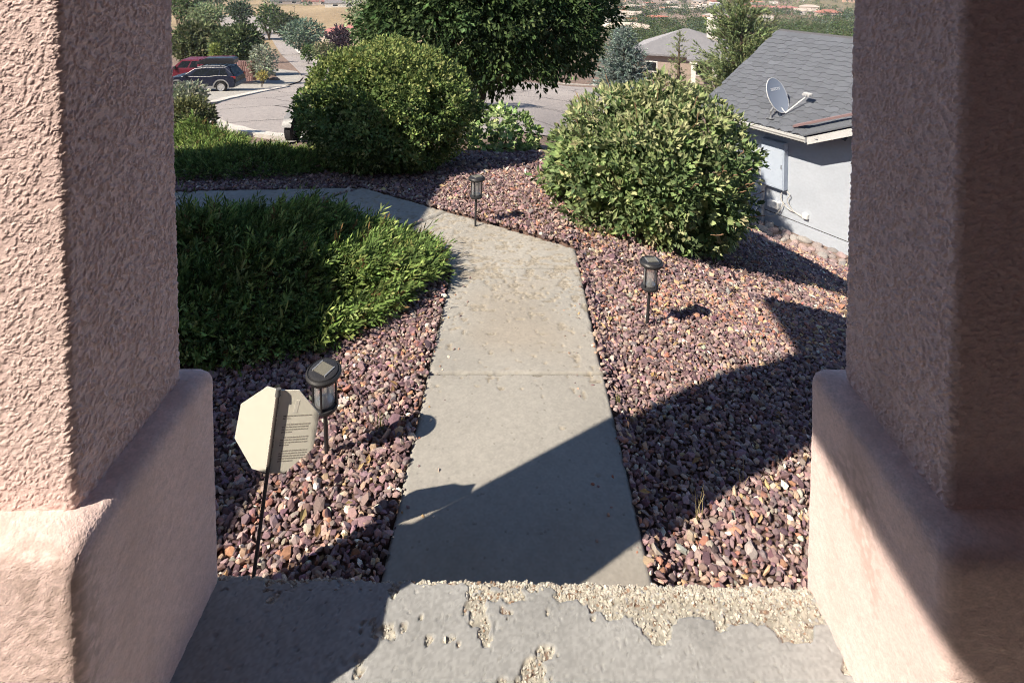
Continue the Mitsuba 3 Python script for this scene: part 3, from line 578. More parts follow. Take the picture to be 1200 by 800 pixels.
# gutter: an open trough with a rolled lip
prof = [(-.115, .0), (-.105, -.004), (-.10, -.05), (-.075, -.085), (-.065, -.12), (-.002, -.12), (-.002, -.112), (-.06, -.112), (-.07, -.08), (-.093, -.048), (-.098, .0), (-.105, .010)]
gp = np.array(prof); P = np.stack([np.column_stack([np.full(len(gp), s), gp]) for s in (S0 - .05, .03)]); P = np.concatenate([P, P[:, :1]], 1)
gv, gf = gridmesh(P); gm = trimesh.Trimesh(gv, gf, process=False)
gu = part(nb, 'gutter', hl(cat(gm, bx(.03, .034, -.115, -.002, -.12, .005))), 'satin', (.55, .55, .55))
for s in (-2.6, -1.9, -1.2, -.5): part(gu, 'hanger', hl(bx(s, s + .03, -.112, .0, .004, .018)), 'metal', (.5, .5, .5))
# things on the wall: cabinet, meter, boxes, conduit, cables
def on_wall(u0, v0, u1, v1):
    a, b = wall_sz(u0, v0), wall_sz(u1, v1); return min(a[0], b[0]), max(a[0], b[0]), min(a[1], b[1]), max(a[1], b[1])
cs0, cs1, cz0, cz1 = on_wall(897, 165, 923, 226)
cz0, cz1 = cz0 + .08, cz1 + .12
cb = thing('electric_cabinet', 'tall pale-blue electric cabinet mounted on the neighbouring wall', 'electric cabinet')
part(cb, 'box', hl(cbx(cs0, cs1, OV - .16, OV - .001, cz0, cz1, .008)), 'satin', (.38, .44, .54))
part(cb, 'door', hl(cbx(cs0 + .02, cs1 - .03, OV - .172, OV - .1605, cz0 + .03, cz1 - .03, .004)), 'satin', (.42, .48, .58))
part(cb, 'latch', hl(bx(cs1 - .075, cs1 - .055, OV - .185, OV - .1725, (cz0 + cz1) / 2 - .06, (cz0 + cz1) / 2 + .04)), 'metal', (.4, .4, .4))
mt = thing('electric_meter', 'round glass-fronted electric meter left of the cabinet', 'electric meter')
mc = np.array([cs0 - .17, OV, wall_sz(888, 180)[1]])
part(mt, 'base', hl(cbx(mc[0] - .13, mc[0] + .13, OV - .10, OV - .001, mc[2] - .5, mc[2] + .18, .01)), 'satin', (.50, .52, .55))
part(mt, 'dial', hl(cyl(mc + [0, -.101, 0], mc + [0, -.20, 0], .095, .085, 20)), 'gloss', (.62, .61, .55))
cd = thing('conduit_pipe', 'vertical grey conduit pipe under the electric cabinet', 'pipe')
part(cd, 'pipe', hl(cyl((cs0 + .02, OV - .09, zb - .3), (cs0 + .02, OV - .09, cz0), .045, n=14)), 'satin', (.42, .43, .44))
part(cd, 'collar', hl(cyl((cs0 + .02, OV - .09, cz0 - .10), (cs0 + .02, OV - .09, cz0 - .03), .058, n=14)), 'satin', (.40, .41, .42))
b0, b1, b2, b3 = on_wall(903, 231, 915, 243)
tb_ = thing('junction_box', 'white telephone junction box just below the electric cabinet', 'junction box')
part(tb_, 'box', hl(cbx(b0, b1, OV - .10, OV - .001, b2 - .03, b3 - .03, .012)), 'satin', (.72, .72, .72)); part(tb_, 'lid', hl(cbx(b0 - .01, b1 + .01, OV - .115, OV - .1005, b2 - .035, b3 - .025, .005)), 'satin', (.74, .74, .74))
q = wall_sz(946, 253)
ob = thing('outlet_box', 'small white outlet box at the end of the loose cables', 'outlet box')
part(ob, 'box', hl(cbx(q[0] - .09, q[0] + .05, OV - .08, OV - .001, q[1] - .06, q[1] + .06, .01)), 'satin', (.74, .74, .72)); part(ob, 'cover', hl(cbx(q[0] - .08, q[0] + .04, OV - .092, OV - .0805, q[1] - .05, q[1] + .05, .004)), 'satin', (.7, .7, .68))
g = np.random.default_rng(43)
for i, (pp, lab) in enumerate([([(919, 222), (917, 230), (921, 239), (928, 246), (936, 250), (941, 253)], 'grey cable sagging from the cabinet to the outlet box'), ([(924, 224), (928, 228), (925, 233), (929, 243), (934, 249), (942, 254)], 'second grey cable looping loosely on the wall'), ([(898, 250), (906, 252), (913, 249), (917, 244), (920, 236)], 'pale cable running low beside the conduit pipe')]):
    pts = np.array([(wall_sz(*a)[0], OV - .04 - .02 * i - .03 * math.sin(j), wall_sz(*a)[1]) for j, a in enumerate(pp)])
    tt = np.linspace(0, 1, 24); cs = PchipInterpolator(np.linspace(0, 1, len(pts)), pts)
    k = num('loose_cable'); add(k, hl(tube(cs(tt), .013, 7)), 'satin', (.45, .44, .42), 30, label=lab, cat='cable')

# --- satellite dish on the roof
def dish():
    k = thing('satellite_dish', 'grey oval satellite dish on a mast near the roof edge, facing right', 'satellite dish')
    f0 = hitplane(903, 139, [0, -sa, ca], 0.02); foot = (HM @ [*f0, 1])[:3]
    n = unit(np.array([.52, -.74, .40])); up = unit(UP - n * n[2]); rt = np.cross(up, n)
    c = at(913, 111, foot[1] + .05)
    r, a = np.meshgrid(np.linspace(0, 1, 12), np.linspace(0, 2 * np.pi, 41), indexing='ij')
    def surf(x, y): return np.multiply.outer(x, rt) + np.multiply.outer(y, up) + np.multiply.outer(.20 * (x * x + y * y) - .07, n) + c
    x, y = .375 * r * np.cos(a), .43 * r * np.sin(a); v, f = gridmesh(surf(x, y)); v2, f2 = gridmesh(surf(x * 1.01, y * 1.01) - n * .018)
    part(k, 'reflector', cat(trimesh.Trimesh(v, f, process=False), trimesh.Trimesh(v2, f2[:, ::-1], process=False)), 'satin', (.25, .29, .37), smooth=True)
    an = np.linspace(0, 2 * np.pi, 42)[:-1]; rim = surf(.379 * np.cos(an), .434 * np.sin(an)) - n * .008; part(k, 'rim', tube(np.vstack([rim, rim[:1]]), .011, 6), 'satin', (.55, .56, .58))
    tx = meshkit.text_mesh('DIRECTV', .062, .0006, bold=True); tv = np.array(tx.vertices); w = tv[:, 0].max(); X = tv[:, 0] - w / 2 + .02; Yv = tv[:, 1] + .13
    part(k, 'lettering', trimesh.Trimesh(surf(X, Yv) + np.multiply.outer(.004 + tv[:, 2], n), tx.faces, process=False), 'matte', (.75, .76, .78)); tag(k + '__lettering', None, 'white letters across the dish')
    back = c - n * .09 - up * .05
    part(k, 'mast', tube([foot, foot + [0, 0, .18], back + [0, 0, -.12], back], .026, 10), 'metal', (.55, .55, .56))
    part(k, 'foot', placed(cbx(-.09, .09, -.07, .07, 0, .012, .003), foot + [0, 0, .01], rz=math.atan2(DV[1], DV[0]), rx=0), 'metal', (.5, .5, .5))
    part(k, 'brace', tube([foot + DV * .15 + NV * .16 + [0, 0, .09], back + [0, 0, -.1]], .012, 6), 'metal', (.55, .55, .56))
    part(k, 'brace', tube([foot - DV * .05 + NV * .2 + [0, 0, .115], back + [0, 0, -.1]], .012, 6), 'metal', (.55, .55, .56))
    low = c - up * .425; tip = at(946, 112, foot[1] - .12)
    part(k, 'arm', tube([back - up * .2, low - up * .02, low + (tip - low) * .5 - [0, 0, .01], tip], [.018, .018, .016, .014], 8), 'satin', (.62, .62, .63))
    part(k, 'receiver', placed(cat(cbx(-.11, .11, -.04, .04, -.035, .045, .012), cyl((-.07, -.04, 0), (-.07, -.10, 0), .03), cyl((0, -.04, 0), (0, -.10, 0), .03), cyl((.07, -.04, 0), (.07, -.10, 0), .03)), tip + [.02, 0, .03], rz=math.radians(-60)), 'satin', (.42, .42, .43))
dish()

# --- river rocks and flat stones along the foot of that wall
tag('rock_border', 'structure', 'border of pink and grey river rocks and tan flat stones along the neighbouring wall')
g = np.random.default_rng(44); ico = trimesh.creation.icosphere(subdivisions=2)
def rock(p, r, col, flat, k):
    v = np.array(ico.vertices); v = v * (1 + .35 * (meshkit.fbm(v * 1.1 + g.uniform(0, 50, 3), 2) - .5)[:, None] * 2)
    if flat: v = np.clip(v, [-.85, -.8, -.55], [.85, .8, .55])
    v = v * np.array([g.uniform(.9, 1.35), g.uniform(.75, 1.0), g.uniform(.55, .75) if not flat else .35]) * r
    m = trimesh.Trimesh(v, ico.faces, process=False); m = placed(m, p + [0, 0, r * .12], rz=g.uniform(0, 6.3), rx=g.normal(0, .15), ry=g.normal(0, .15))
    tone = col * (.8 + .4 * meshkit.fbm(np.array(m.vertices) * 14, 3)[:, None]); part('rock_border', 'stone', m, 'matte', tone, smooth=not flat)
river = np.array([(.36, .27, .255), (.33, .25, .25), (.29, .25, .245), (.24, .225, .225), (.32, .30, .29), (.38, .32, .30)]); flatc = np.array([(.36, .27, .19), (.34, .22, .14), (.30, .27, .23), (.25, .23, .20), (.40, .32, .24)])
rr = []
for i in range(2400):
    s, r = g.uniform(-2.6, 2.0), OV - .08 - abs(g.uniform(0, 1)) * 1.9; q = OV - r
    R_ = g.uniform(.075, .135) if q < .85 else g.uniform(.09, .16)
    if g.random() < .04: R_ *= 1.25
    p = hp(s, r, 0)
    if all((p[0] - a) ** 2 + (p[1] - b) ** 2 > (.80 * (R_ + c)) ** 2 for a, b, c in rr):
        rr.append((p[0], p[1], R_)); fl = q + g.normal(0, .15) > .85
        rock(np.array([p[0], p[1], float(Z(p[0], p[1]))]), R_, (flatc if fl else river)[g.integers(0, 5)], fl, 0)

# ================================================================ garden lights
def light(x, y, lean, rz, label, h=.0):
    k = thing('solar_light', label, 'garden light', 'solar path lights beside the walkway')
    z = float(Z(x, y)) - .01
    M = trimesh.transformations.euler_matrix(lean[0], lean[1], 0) @ trimesh.transformations.euler_matrix(0, 0, rz); M[:3, 3] = (x, y, z + h)
    pl = lambda m: (lambda q: (q.apply_transform(M), q)[1])(m.copy())
    BL = (.028, .028, .032)
    part(k, 'stake', pl(cat(cyl((0, 0, -.12), (0, 0, .235), .0095, n=12), cyl((0, 0, .232), (0, 0, .245), .02, .028, 16))), 'satin', BL, 40)
    part(k, 'base', pl(lathe([(0, .244), (.046, .244), (.054, .250), (.056, .258), (.053, .266), (.044, .268), (.042, .274), (0, .274)], 32)), 'satin', BL, 40)
    gl = lathe([(.0395, .272), (.040, .276), (.040, .392), (.0395, .396)], 32); part(k, 'glass', pl(gl), 'lamp_glass')
    part(k, 'reflector', pl(lathe([(0, .2745), (.033, .2745), (.034, .281), (.022, .286), (.012, .291), (.008, .306), (.0, .308)], 24)), 'metal', (.75, .75, .74), 30)
    part(k, 'lamp', pl(lathe([(0, .372), (.012, .374), (.015, .383), (.015, .394), (0, .395)], 16)), 'satin', (.65, .64, .58), True)
    for i in range(4):
        a = i * math.pi / 2 + .5; p = np.array([math.cos(a), math.sin(a), 0]) * .048
        part(k, 'strut', pl(tube([p + [0, 0, .262], p + [0, 0, .402]], .0048, 8)), 'satin', BL)
    cp = part(k, 'cap', pl(lathe([(0, .396), (.058, .396), (.068, .401), (.0725, .409), (.072, .418), (.066, .425), (.0645, .425), (.063, .421), (.0605, .421), (.058, .427), (.045, .431), (0, .432)], 40)), 'satin', BL, 35)
    part(cp, 'panel', pl(bx(-.030, .030, -.027, .027, .4318, .4335)), 'gloss', (.16, .155, .13))
    for s in (-1, 1): part(cp, 'clip', pl(bx(s * .033 - .0022, s * .033 + .0022, -.029, .029, .4318, .4352)), 'metal', (.75, .74, .7))
p = G(383, 531); light(p[0], p[1], (math.radians(9), math.radians(1.5)), math.radians(-28), 'black solar path light with glass body in the gravel, nearest, behind the octagonal sign')
p = G(758, 380); light(p[0], p[1], (math.radians(2), math.radians(3)), math.radians(10), 'black solar path light right of the walkway, in front of the round bush')
p = G(557, 262); light(p[0], p[1], (math.radians(1), math.radians(2)), math.radians(40), 'small far solar path light at the outer edge of the walkway turn')

# ================================================================ octagonal yard sign, seen from behind
def sign():
    k = thing('yard_sign', 'cream octagonal yard sign on a thin stake, seen from its folded back', 'sign')
    b = G(294, 699); y = b[1]; top = at(326, 459, y + .05); ax = unit(top - b); c = b + ax * float((at(324, 510, y + .03) - b)[2] / ax[2])
    part(k, 'stake', tube([b - ax * .1, b + ax * .2, top], .0062, 10), 'satin', (.10, .085, .08)); part(k, 'finial', cyl(top - ax * .012, top + ax * .012, .0095, .008, 14), 'satin', (.12, .12, .12), 40)
    R_ = .146; an = math.radians(22.5) + np.arange(8) * np.pi / 4 + math.radians(-3); o = np.stack([np.cos(an), np.sin(an)], -1) * R_
    side = unit(np.cross(ax, [0, 1, 0])); side = side if side[0] > 0 else -side
    import shapely.affinity as saf
    P8 = Polygon(o); line_x = -.004
    halves = (P8.intersection(sbox(-1, -1, line_x + .0, 1)), P8.intersection(sbox(line_x + .0, -1, 1, 1)))
    for i, (hf, yaw, lab) in enumerate(zip(halves, (-8, 16), ('bright left half of the back', 'right half of the back carrying small print'))):
        e1 = np.array([math.cos(math.radians(yaw)), math.sin(math.radians(yaw)), 0]); e1 = unit(e1 - ax * np.dot(e1, ax)); nn = np.cross(e1, ax)   # towards the house
        W2 = lambda q, d: c + np.multiply.outer(q[:, 0] - line_x, e1) + np.multiply.outer(q[:, 1], ax) + np.multiply.outer(d, nn) - nn * .012 * 0
        m = ext(hf, .004); v = np.array(m.vertices); pn = part(k, 'panel', trimesh.Trimesh(W2(v, v[:, 2] - .012), m.faces, process=False), 'satin', (.72, .70, .62)); tag(pn, None, lab)
        if i == 1:
            g = np.random.default_rng(9)
            for a, n in ((.048, 2), (.020, 4), (-.022, 4), (-.066, 5)):
                ms = []
                for ln in range(n):
                    x = .022 if ln or n == 2 else .030; yy = a - ln * .0083; end = .112 if ln < n - 1 else g.uniform(.05, .09)
                    while x < end - .004:
                        w = min(g.uniform(.004, .012), end - x); q = bx(x, x + w, yy, yy + .0034, 0, .0006); ms.append(q); x += w + .002
                m = cat(*ms); v = np.array(m.vertices); part(pn, 'print', trimesh.Trimesh(W2(v, v[:, 2] - .0078), m.faces, process=False), 'matte', (.27, .255, .23), kind='stuff')
            m = bx(.052, .064, .058, .100, 0, .0006); v = np.array(m.vertices); v[:, 0] += (v[:, 1] - .058) * .12; part(pn, 'sticker', trimesh.Trimesh(W2(v, v[:, 2] - .0078), m.faces, process=False), 'gloss', (.74, .72, .66))
sign()

# --- dry grass wisps and weeds in the gravel
def wisp(u, v, n, h, col, label, seed, name='grass_tuft'):
    g = np.random.default_rng(seed); b = G(u, v); k = num(name); ms = []
    for _ in range(n):
        a = g.uniform(0, 6.3); l = h * g.uniform(.5, 1); q = b + [*g.normal(0, .012, 2), -.01]; d = np.array([math.cos(a), math.sin(a), 0]) * l * g.uniform(.1, .45)
        ms.append(tube([q, q + d * .3 + [0, 0, l * .55], q + d + [0, 0, l]], [.0016, .0013, .0006], 4))
    add(k, cat(*ms), 'leaf_matte', np.array(col), label=label, cat='grass', kind='stuff')
g = np.random.default_rng(66); n = 620
lp_ = np.column_stack([g.uniform(.5, 3.6, n), g.uniform(2.2, 8.0, n)]); lp_ = lp_[(lp_[:, 0] < .5 * lp_[:, 1]) & (g.random(n) < .15 + .85 * np.exp(-((lp_[:, 0] - 1.3) ** 2 / .9 + (lp_[:, 1] - 5.1) ** 2 / .8)))]
lp_ = np.vstack([lp_, np.column_stack([g.uniform(-1.2, -.5, 40), g.uniform(2.0, 4.2, 40)])]); n = len(lp_)
m = leaves(np.column_stack([lp_, Z(lp_[:, 0], lp_[:, 1]) + g.uniform(.018, .03, n)]), np.column_stack([g.normal(0, 1, (n, 2)), g.normal(0, .2, n)]), np.column_stack([g.normal(0, .3, (n, 2)), np.ones(n)]), g.uniform(.025, .06, n), g.uniform(.012, .028, n), pick([(.20, .12, .05), (.15, .09, .045), (.26, .18, .09)], [3, 2, 2], n, g), fold=.25, curl=.3)
add('leaf_litter', m[:2], 'leaf_matte', m[2], kind='stuff', label='dry tan leaves strewn over the gravel, thickest near the round bush', cat='leaf litter')
for i, (u, v, n, h, col, lab) in enumerate([(819, 607, 7, .13, (.42, .35, .2), 'dry straw-coloured grass wisps in the gravel right of the walkway'), (872, 568, 3, .10, (.40, .34, .2), 'few dry stalks in the shaded gravel near the right pillar'), (447, 505, 9, .08, (.16, .2, .07), 'small green grass sprig in the gravel left of the walkway'),
                                            (722, 470, 8, .05, (.22, .22, .08), 'yellowish weeds along the right walkway edge'), (690, 300, 10, .05, (.2, .2, .07), 'low weeds at the right corner of the walkway turn'), (640, 262, 10, .05, (.22, .2, .08), 'tiny pale weeds beyond the walkway turn')]): wisp(u, v, n, h, col, lab, 90 + i)

# ================================================================ street, driveways
def poly_px(pts): return Polygon([G(*p)[:2] for p in pts]).buffer(0)
def drape(key, poly, h, dz, bsdf, holder=None, cuts=(30, 60, 130), col=None, **kw):
    Vs, Fs, o = [], [], 0; y0, y1 = poly.bounds[1], poly.bounds[3]; ed = [y0 - 1, *[c for c in cuts if y0 < c < y1], y1 + 1]
    for i, (a, b) in enumerate(zip(ed[:-1], ed[1:])):
        q = poly.intersection(sbox(-500, a, 500, b)); hh = h * max(1, (a + b) / 2 / 25)
        for gq in getattr(q, 'geoms', [q]):
            if gq.geom_type != 'Polygon' or gq.area < .05: continue
            P, t, _ = sheet(gq.buffer(0), hh); Vs.append(np.column_stack([P, Z(P[:, 0], P[:, 1]) + dz * max(1, np.sqrt(a / 25) if a > 25 else 1)])); Fs.append(t + o); o += len(P)
    V, F = np.vstack(Vs), np.vstack(Fs)
    add(key, (V, F), bsdf, col, smooth=True, **kw)
def f_asph(p, n, uv):
    a = tfbm(p.x * .35, p.y * .25, 2); b = tnoise(p.x * 14, p.y * 14, 0)
    wx, wy = p.x + 2.2 * tfbm(p.x * .3, p.y * .3, 9), p.y + 2.2 * tfbm(p.x * .3 + 7, p.y * .3, 4)
    d1, d2, _ = voronoi(wx * .16, wy * .16); crack = 1 - smoothstep(.008, .030, d2 - d1)
    c = mix((.33, .30, .295), (.43, .395, .385), a) * (.88 + .24 * b)
    return mix(c, mi.Color3f(.07, .064, .068), crack * .8)
scene['asphalt'] = two({'type': 'diffuse', 'reflectance': proc(f_asph)})
def f_pave(p, n, uv): return mix((.36, .34, .32), (.46, .44, .41), tfbm(p.x * .8, p.y * .8, 1)) * (.9 + .2 * tnoise(p.x * 12, p.y * 12, 0))
scene['pavement_mat'] = two({'type': 'diffuse', 'reflectance': proc(f_pave)})
road = poly_px([(318, 44), (325, 57), (338, 72), (350, 84), (356, 91), (352, 97), (335, 102), (300, 109), (266, 117), (248, 126), (246, 135), (258, 144), (280, 151), (305, 157), (340, 161), (420, 164), (540, 160), (640, 160), (760, 150), (800, 118), (720, 104), (640, 98), (560, 97), (470, 90), (410, 80), (378, 72), (352, 58), (337, 44)])
drape('road', road, .7, .035, 'asphalt', kind='structure', label='grey asphalt street with dark cracks, widening into a turning circle')
drape('cross_street', poly_px([(270, 38.5), (318, 40), (350, 42.5), (400, 43), (400, 45.5), (337, 46), (316, 46), (270, 42.5)]), 1.0, .06, 'asphalt', kind='structure', label='cross street at the far end of the street')
drape('parking_area', poly_px([(255, 18), (325, 19), (362, 34), (318, 39), (262, 37)]), 1.2, .06, 'asphalt', kind='structure', label='dark paved area behind the trees at the end of the street')
drape('driveway', poly_px([(200, 84), (200, 112), (238, 121), (266, 115.5), (300, 108), (336, 101), (351, 96), (355, 91), (348, 84.5), (325, 81.5), (300, 84)]), .6, .075, 'pavement_mat', kind='structure', label='pale concrete driveway under the parked vehicles')
drape('driveway_001', poly_px([(200, 181), (285, 171.5), (338, 163.8), (352, 165), (300, 177), (205, 197)]), .4, .05, 'pavement_mat', kind='structure', label='pale concrete driveway strip behind the low juniper')
def kerb(key, pts, w, lab, hgt=.11):
    L = LineString([G(*p)[:2] for p in pts]); q = L.buffer(w / 2, cap_style=2, join_style=1)
    def zf(x, y, d): return Z(x, y) + hgt, np.tile((.42, .395, .37), (len(x), 1)) * (.85 + .3 * nz(x, y, 0, 2.5, 4))[:, None]
    m, c = slab(max(getattr(q, 'geoms', [q]), key=lambda a: a.area).simplify(.02), max(.3, .35 * w), zf, .25, None)
    add(key, m, 'matte', c, smooth=30 if False else False, kind='structure', label=lab)
kerb('kerb', [(235, 128), (243, 141), (260, 149), (285, 155.5), (312, 160), (338, 163.5), (420, 167)], .55, 'pale concrete kerb along the near edge of the turning circle')
kerb('kerb_001', [(337, 47), (352, 60), (368, 69), (392, 78), (425, 85)], 1.7, 'pale concrete gutter and pavement along the far right side of the street')
kerb('kerb_002', [(228, 124), (247, 121.5), (266, 116.5), (300, 109), (336, 102)], .5, 'pale concrete kerb between driveway and street')
kerb('kerb_003', [(640, 97), (700, 100), (760, 110)], 1.0, 'pale concrete kerb behind the tree')

# ================================================================ parked vehicles
def side_loft(poly, w, inset=.05, edge=.07):
    a = ext(poly, w - 2 * edge); a.apply_translation((0, 0, -(w - 2 * edge) / 2)); b = ext(poly.buffer(-inset), w); b.apply_translation((0, 0, -w / 2))
    c = ext(poly.buffer(-inset * .4), w - edge); c.apply_translation((0, 0, -(w - edge) / 2))
    m = cat(a, c, b); v = m.vertices.copy(); m.vertices = np.column_stack([v[:, 0], -v[:, 2], v[:, 1]]); return m
def loft(lo, hi):       # convex body between two plan rectangles (x0, x1, half width, z)
    p = [(x, s * l[2], l[3]) for l in (lo, hi) for x in l[:2] for s in (-1, 1)]; return trimesh.convex.convex_hull(np.array(p))
def side_panel(lo, hi, a0, a1, b0, b1, s, proud=.008, th=.012):
    """a window on the sloping side of a loft: fractions a along, b up"""
    def pt(a, b): return np.array([(lo[0] + (lo[1] - lo[0]) * a) * (1 - b) + (hi[0] + (hi[1] - hi[0]) * a) * b, s * ((lo[2] * (1 - b) + hi[2] * b) + proud), lo[3] * (1 - b) + hi[3] * b])
    o = [pt(a0[0], b0), pt(a0[1], b0), pt(a1[1], b1), pt(a1[0], b1)]; return trimesh.convex.convex_hull(np.array(o + [q - [0, s * th, 0] for q in o]))
def wheel(k, x, y, r, w, s):
    wk = num(k + '__wheel'); M = trimesh.transformations.rotation_matrix(math.pi / 2, (1, 0, 0))
    t = lathe([(r * .62, -w / 2), (r * .9, -w / 2), (r, -w * .35), (r, w * .35), (r * .9, w / 2), (r * .62, w / 2)], 28); t.apply_transform(M); t.apply_translation((x, y, r)); add(wk, VM(t), 'matte', (.02, .02, .022), 40)
    rm = [lathe([(0, -.02), (r * .64, -.02), (r * .66, w * .32), (r * .6, w * .30), (r * .58, 0), (0, 0)], 28)]
    for i in range(5): a = i * 2 * math.pi / 5; rm.append(placed(cbx(.02, r * .6, -.045, .045, -.01, .045, .008), rz=a))
    m = cat(*rm);
    if s < 0: pass
    m.apply_transform(trimesh.transformations.rotation_matrix(-s * math.pi / 2, (1, 0, 0))); m.apply_translation((x, y + s * w * .22, r)); add(num(wk + '__rim'), VM(m), 'metal', (.62, .62, .63))
VMAT = [np.eye(4)]
def VM(m): m = m.copy(); m.apply_transform(VMAT[0]); return m
def setplace(p, yaw):
    e = .6; gx = (float(Z(p[0] + e, p[1])) - float(Z(p[0] - e, p[1]))) / (2 * e) * .0; M = trimesh.transformations.euler_matrix(0, 0, yaw); M[:3, 3] = p; VMAT[0] = M
def vp(k, name, m, bsdf, col, smooth=False): return part(k, name, VM(m), bsdf, col, smooth)
def crossover(u, v, yaw, paint):
    p = G(u, v); p[2] += .11; setplace(p, yaw)
    k = thing('parked_car', 'dark navy crossover car with a black roof box, parked nearest on the driveway', 'car')
    r = .345; wb = 2.67; xf, xr = wb / 2, -wb / 2
    prof = Polygon([(-2.20, .42), (-2.22, .62), (-2.17, .93), (-2.08, 1.02), (1.05, 1.03), (1.60, .96), (2.05, .84), (2.20, .68), (2.24, .45), (2.12, .28), (-2.05, .28)])
    prof = prof.difference(Point(xf, r).buffer(.43)).difference(Point(xr, r).buffer(.43)); body = vp(k, 'body', side_loft(prof, 1.80), 'gloss', paint)
    lo, hi = (-2.08, 1.10, .84, 1.0), (-1.72, .25, .66, 1.52); gh = loft(lo, hi); vp(k, 'cabin', gh, 'gloss', paint)
    vp(k, 'roof', loft((-1.80, .28, .67, 1.512), (-1.62, .15, .58, 1.565)), 'gloss', paint)
    for s in (1, -1):
        for a0, a1 in (((.60, .86), (.56, .90)), ((.30, .575), (.27, .54)), ((.09, .27), (.13, .25))): vp(k, 'side_window', side_panel(lo, hi, a0, a1, .12, .86, s), 'car_glass', None)
        for x in (xf, xr):
            a = np.linspace(-.2, math.pi + .2, 16); ring = Polygon(np.vstack([np.stack([x + .50 * np.cos(a), r + .50 * np.sin(a)], -1), np.stack([x + .42 * np.cos(a), r + .42 * np.sin(a)], -1)[::-1]])); m = ext(ring, .03); vv = m.vertices.copy(); m.vertices = np.column_stack([vv[:, 0], s * (.885 + vv[:, 2]), vv[:, 1]]); m.fix_normals(); vp(k, 'wheel_arch', m, 'matte', (.20, .20, .205))
        vp(k, 'sill', cbx(-.88, .88, s * .905 - .03, s * .905 + .015, .25, .42, .012), 'matte', (.22, .22, .225))
        vp(k, 'tail_light', cbx(-2.19, -1.92, s * .80 - .1, s * .80 + .09, .84, .99, .02), 'gloss', (.30, .02, .02)); vp(k, 'headlight', cbx(1.92, 2.16, s * .72 - .12, s * .72 + .12, .68, .80, .02), 'gloss', (.6, .6, .6))
        vp(k, 'mirror', cbx(.72, .90, s * .96 - .09, s * .96 + .09, 1.02, 1.17, .03), 'gloss', paint)
        vp(k, 'window_trim', tube([(1.08, s * .86, 1.01), (-.5, s * .865, 1.02), (-1.7, s * .85, 1.06)], .010, 6), 'metal', (.35, .35, .36)); vp(k, 'window_trim', tube([(.95, s * .80, 1.08), (.27, s * .685, 1.50), (-.8, s * .69, 1.53), (-1.55, s * .69, 1.50), (-1.9, s * .76, 1.2)], .010, 6), 'metal', (.35, .35, .36))
        vp(k, 'roof_rail', tube([(-1.6, s * .56, 1.55), (-1.4, s * .58, 1.61), (.0, s * .58, 1.61), (.2, s * .56, 1.55)], .022, 8), 'satin', (.35, .35, .36))
        vp(k, 'door_handle', cbx(-.05, .12, s * .905 - .01, s * .905 + .025, .88, .92, .006), 'gloss', paint); vp(k, 'door_handle', cbx(-1.05, -.88, s * .905 - .01, s * .905 + .025, .88, .92, .006), 'gloss', paint)
    W_ = trimesh.convex.convex_hull(np.array([(1.06, s * .74, 1.05) for s in (-1, 1)] + [(.30, s * .60, 1.49) for s in (-1, 1)] + [(1.085, s * .74, 1.05) for s in (-1, 1)] + [(.325, s * .6, 1.49) for s in (-1, 1)])); vp(k, 'windscreen', W_, 'car_glass', None)
    W_ = trimesh.convex.convex_hull(np.array([(-2.06, s * .72, 1.06) for s in (-1, 1)] + [(-1.77, s * .58, 1.46) for s in (-1, 1)] + [(-2.09, s * .72, 1.06) for s in (-1, 1)] + [(-1.80, s * .58, 1.46) for s in (-1, 1)])); vp(k, 'rear_window', W_, 'car_glass', None)
    vp(k, 'bumper', cbx(-2.27, -2.02, -.86, .86, .34, .60, .05), 'matte', (.16, .16, .165)); vp(k, 'bumper', cbx(2.05, 2.28, -.84, .84, .30, .50, .05), 'matte', (.1, .1, .1))
    for x in (xf, xr):
        for s in (1, -1): wheel(k, x, s * .80, r, .21, s)
    b = thing('roof_box', 'black wedge-nosed cargo box strapped on the navy car', 'roof box')
    part(b, 'shell', VM(trimesh.convex.convex_hull(np.array([(x, s * w, z) for x, w, z in ((-1.95, .40, 1.72), (-1.98, .40, 1.98), (-1.85, .36, 2.07), (-.2, .36, 2.07), (.35, .30, 1.86), (.42, .28, 1.76), (.3, .36, 1.70), (-1.9, .42, 1.80))for s in (-1, 1)]))), 'gloss', (.015, .016, .02), 40)
    part(b, 'crossbar', VM(cat(cyl((-.1, -.62, 1.655), (-.1, .62, 1.655), .03))), 'satin', (.05, .05, .05)); part(b, 'crossbar', VM(cyl((-1.2, -.62, 1.655), (-1.2, .62, 1.655), .03)), 'satin', (.05, .05, .05))
yawc = math.radians(183)
crossover(240.5, 107.2, yawc, (.008, .011, .028))
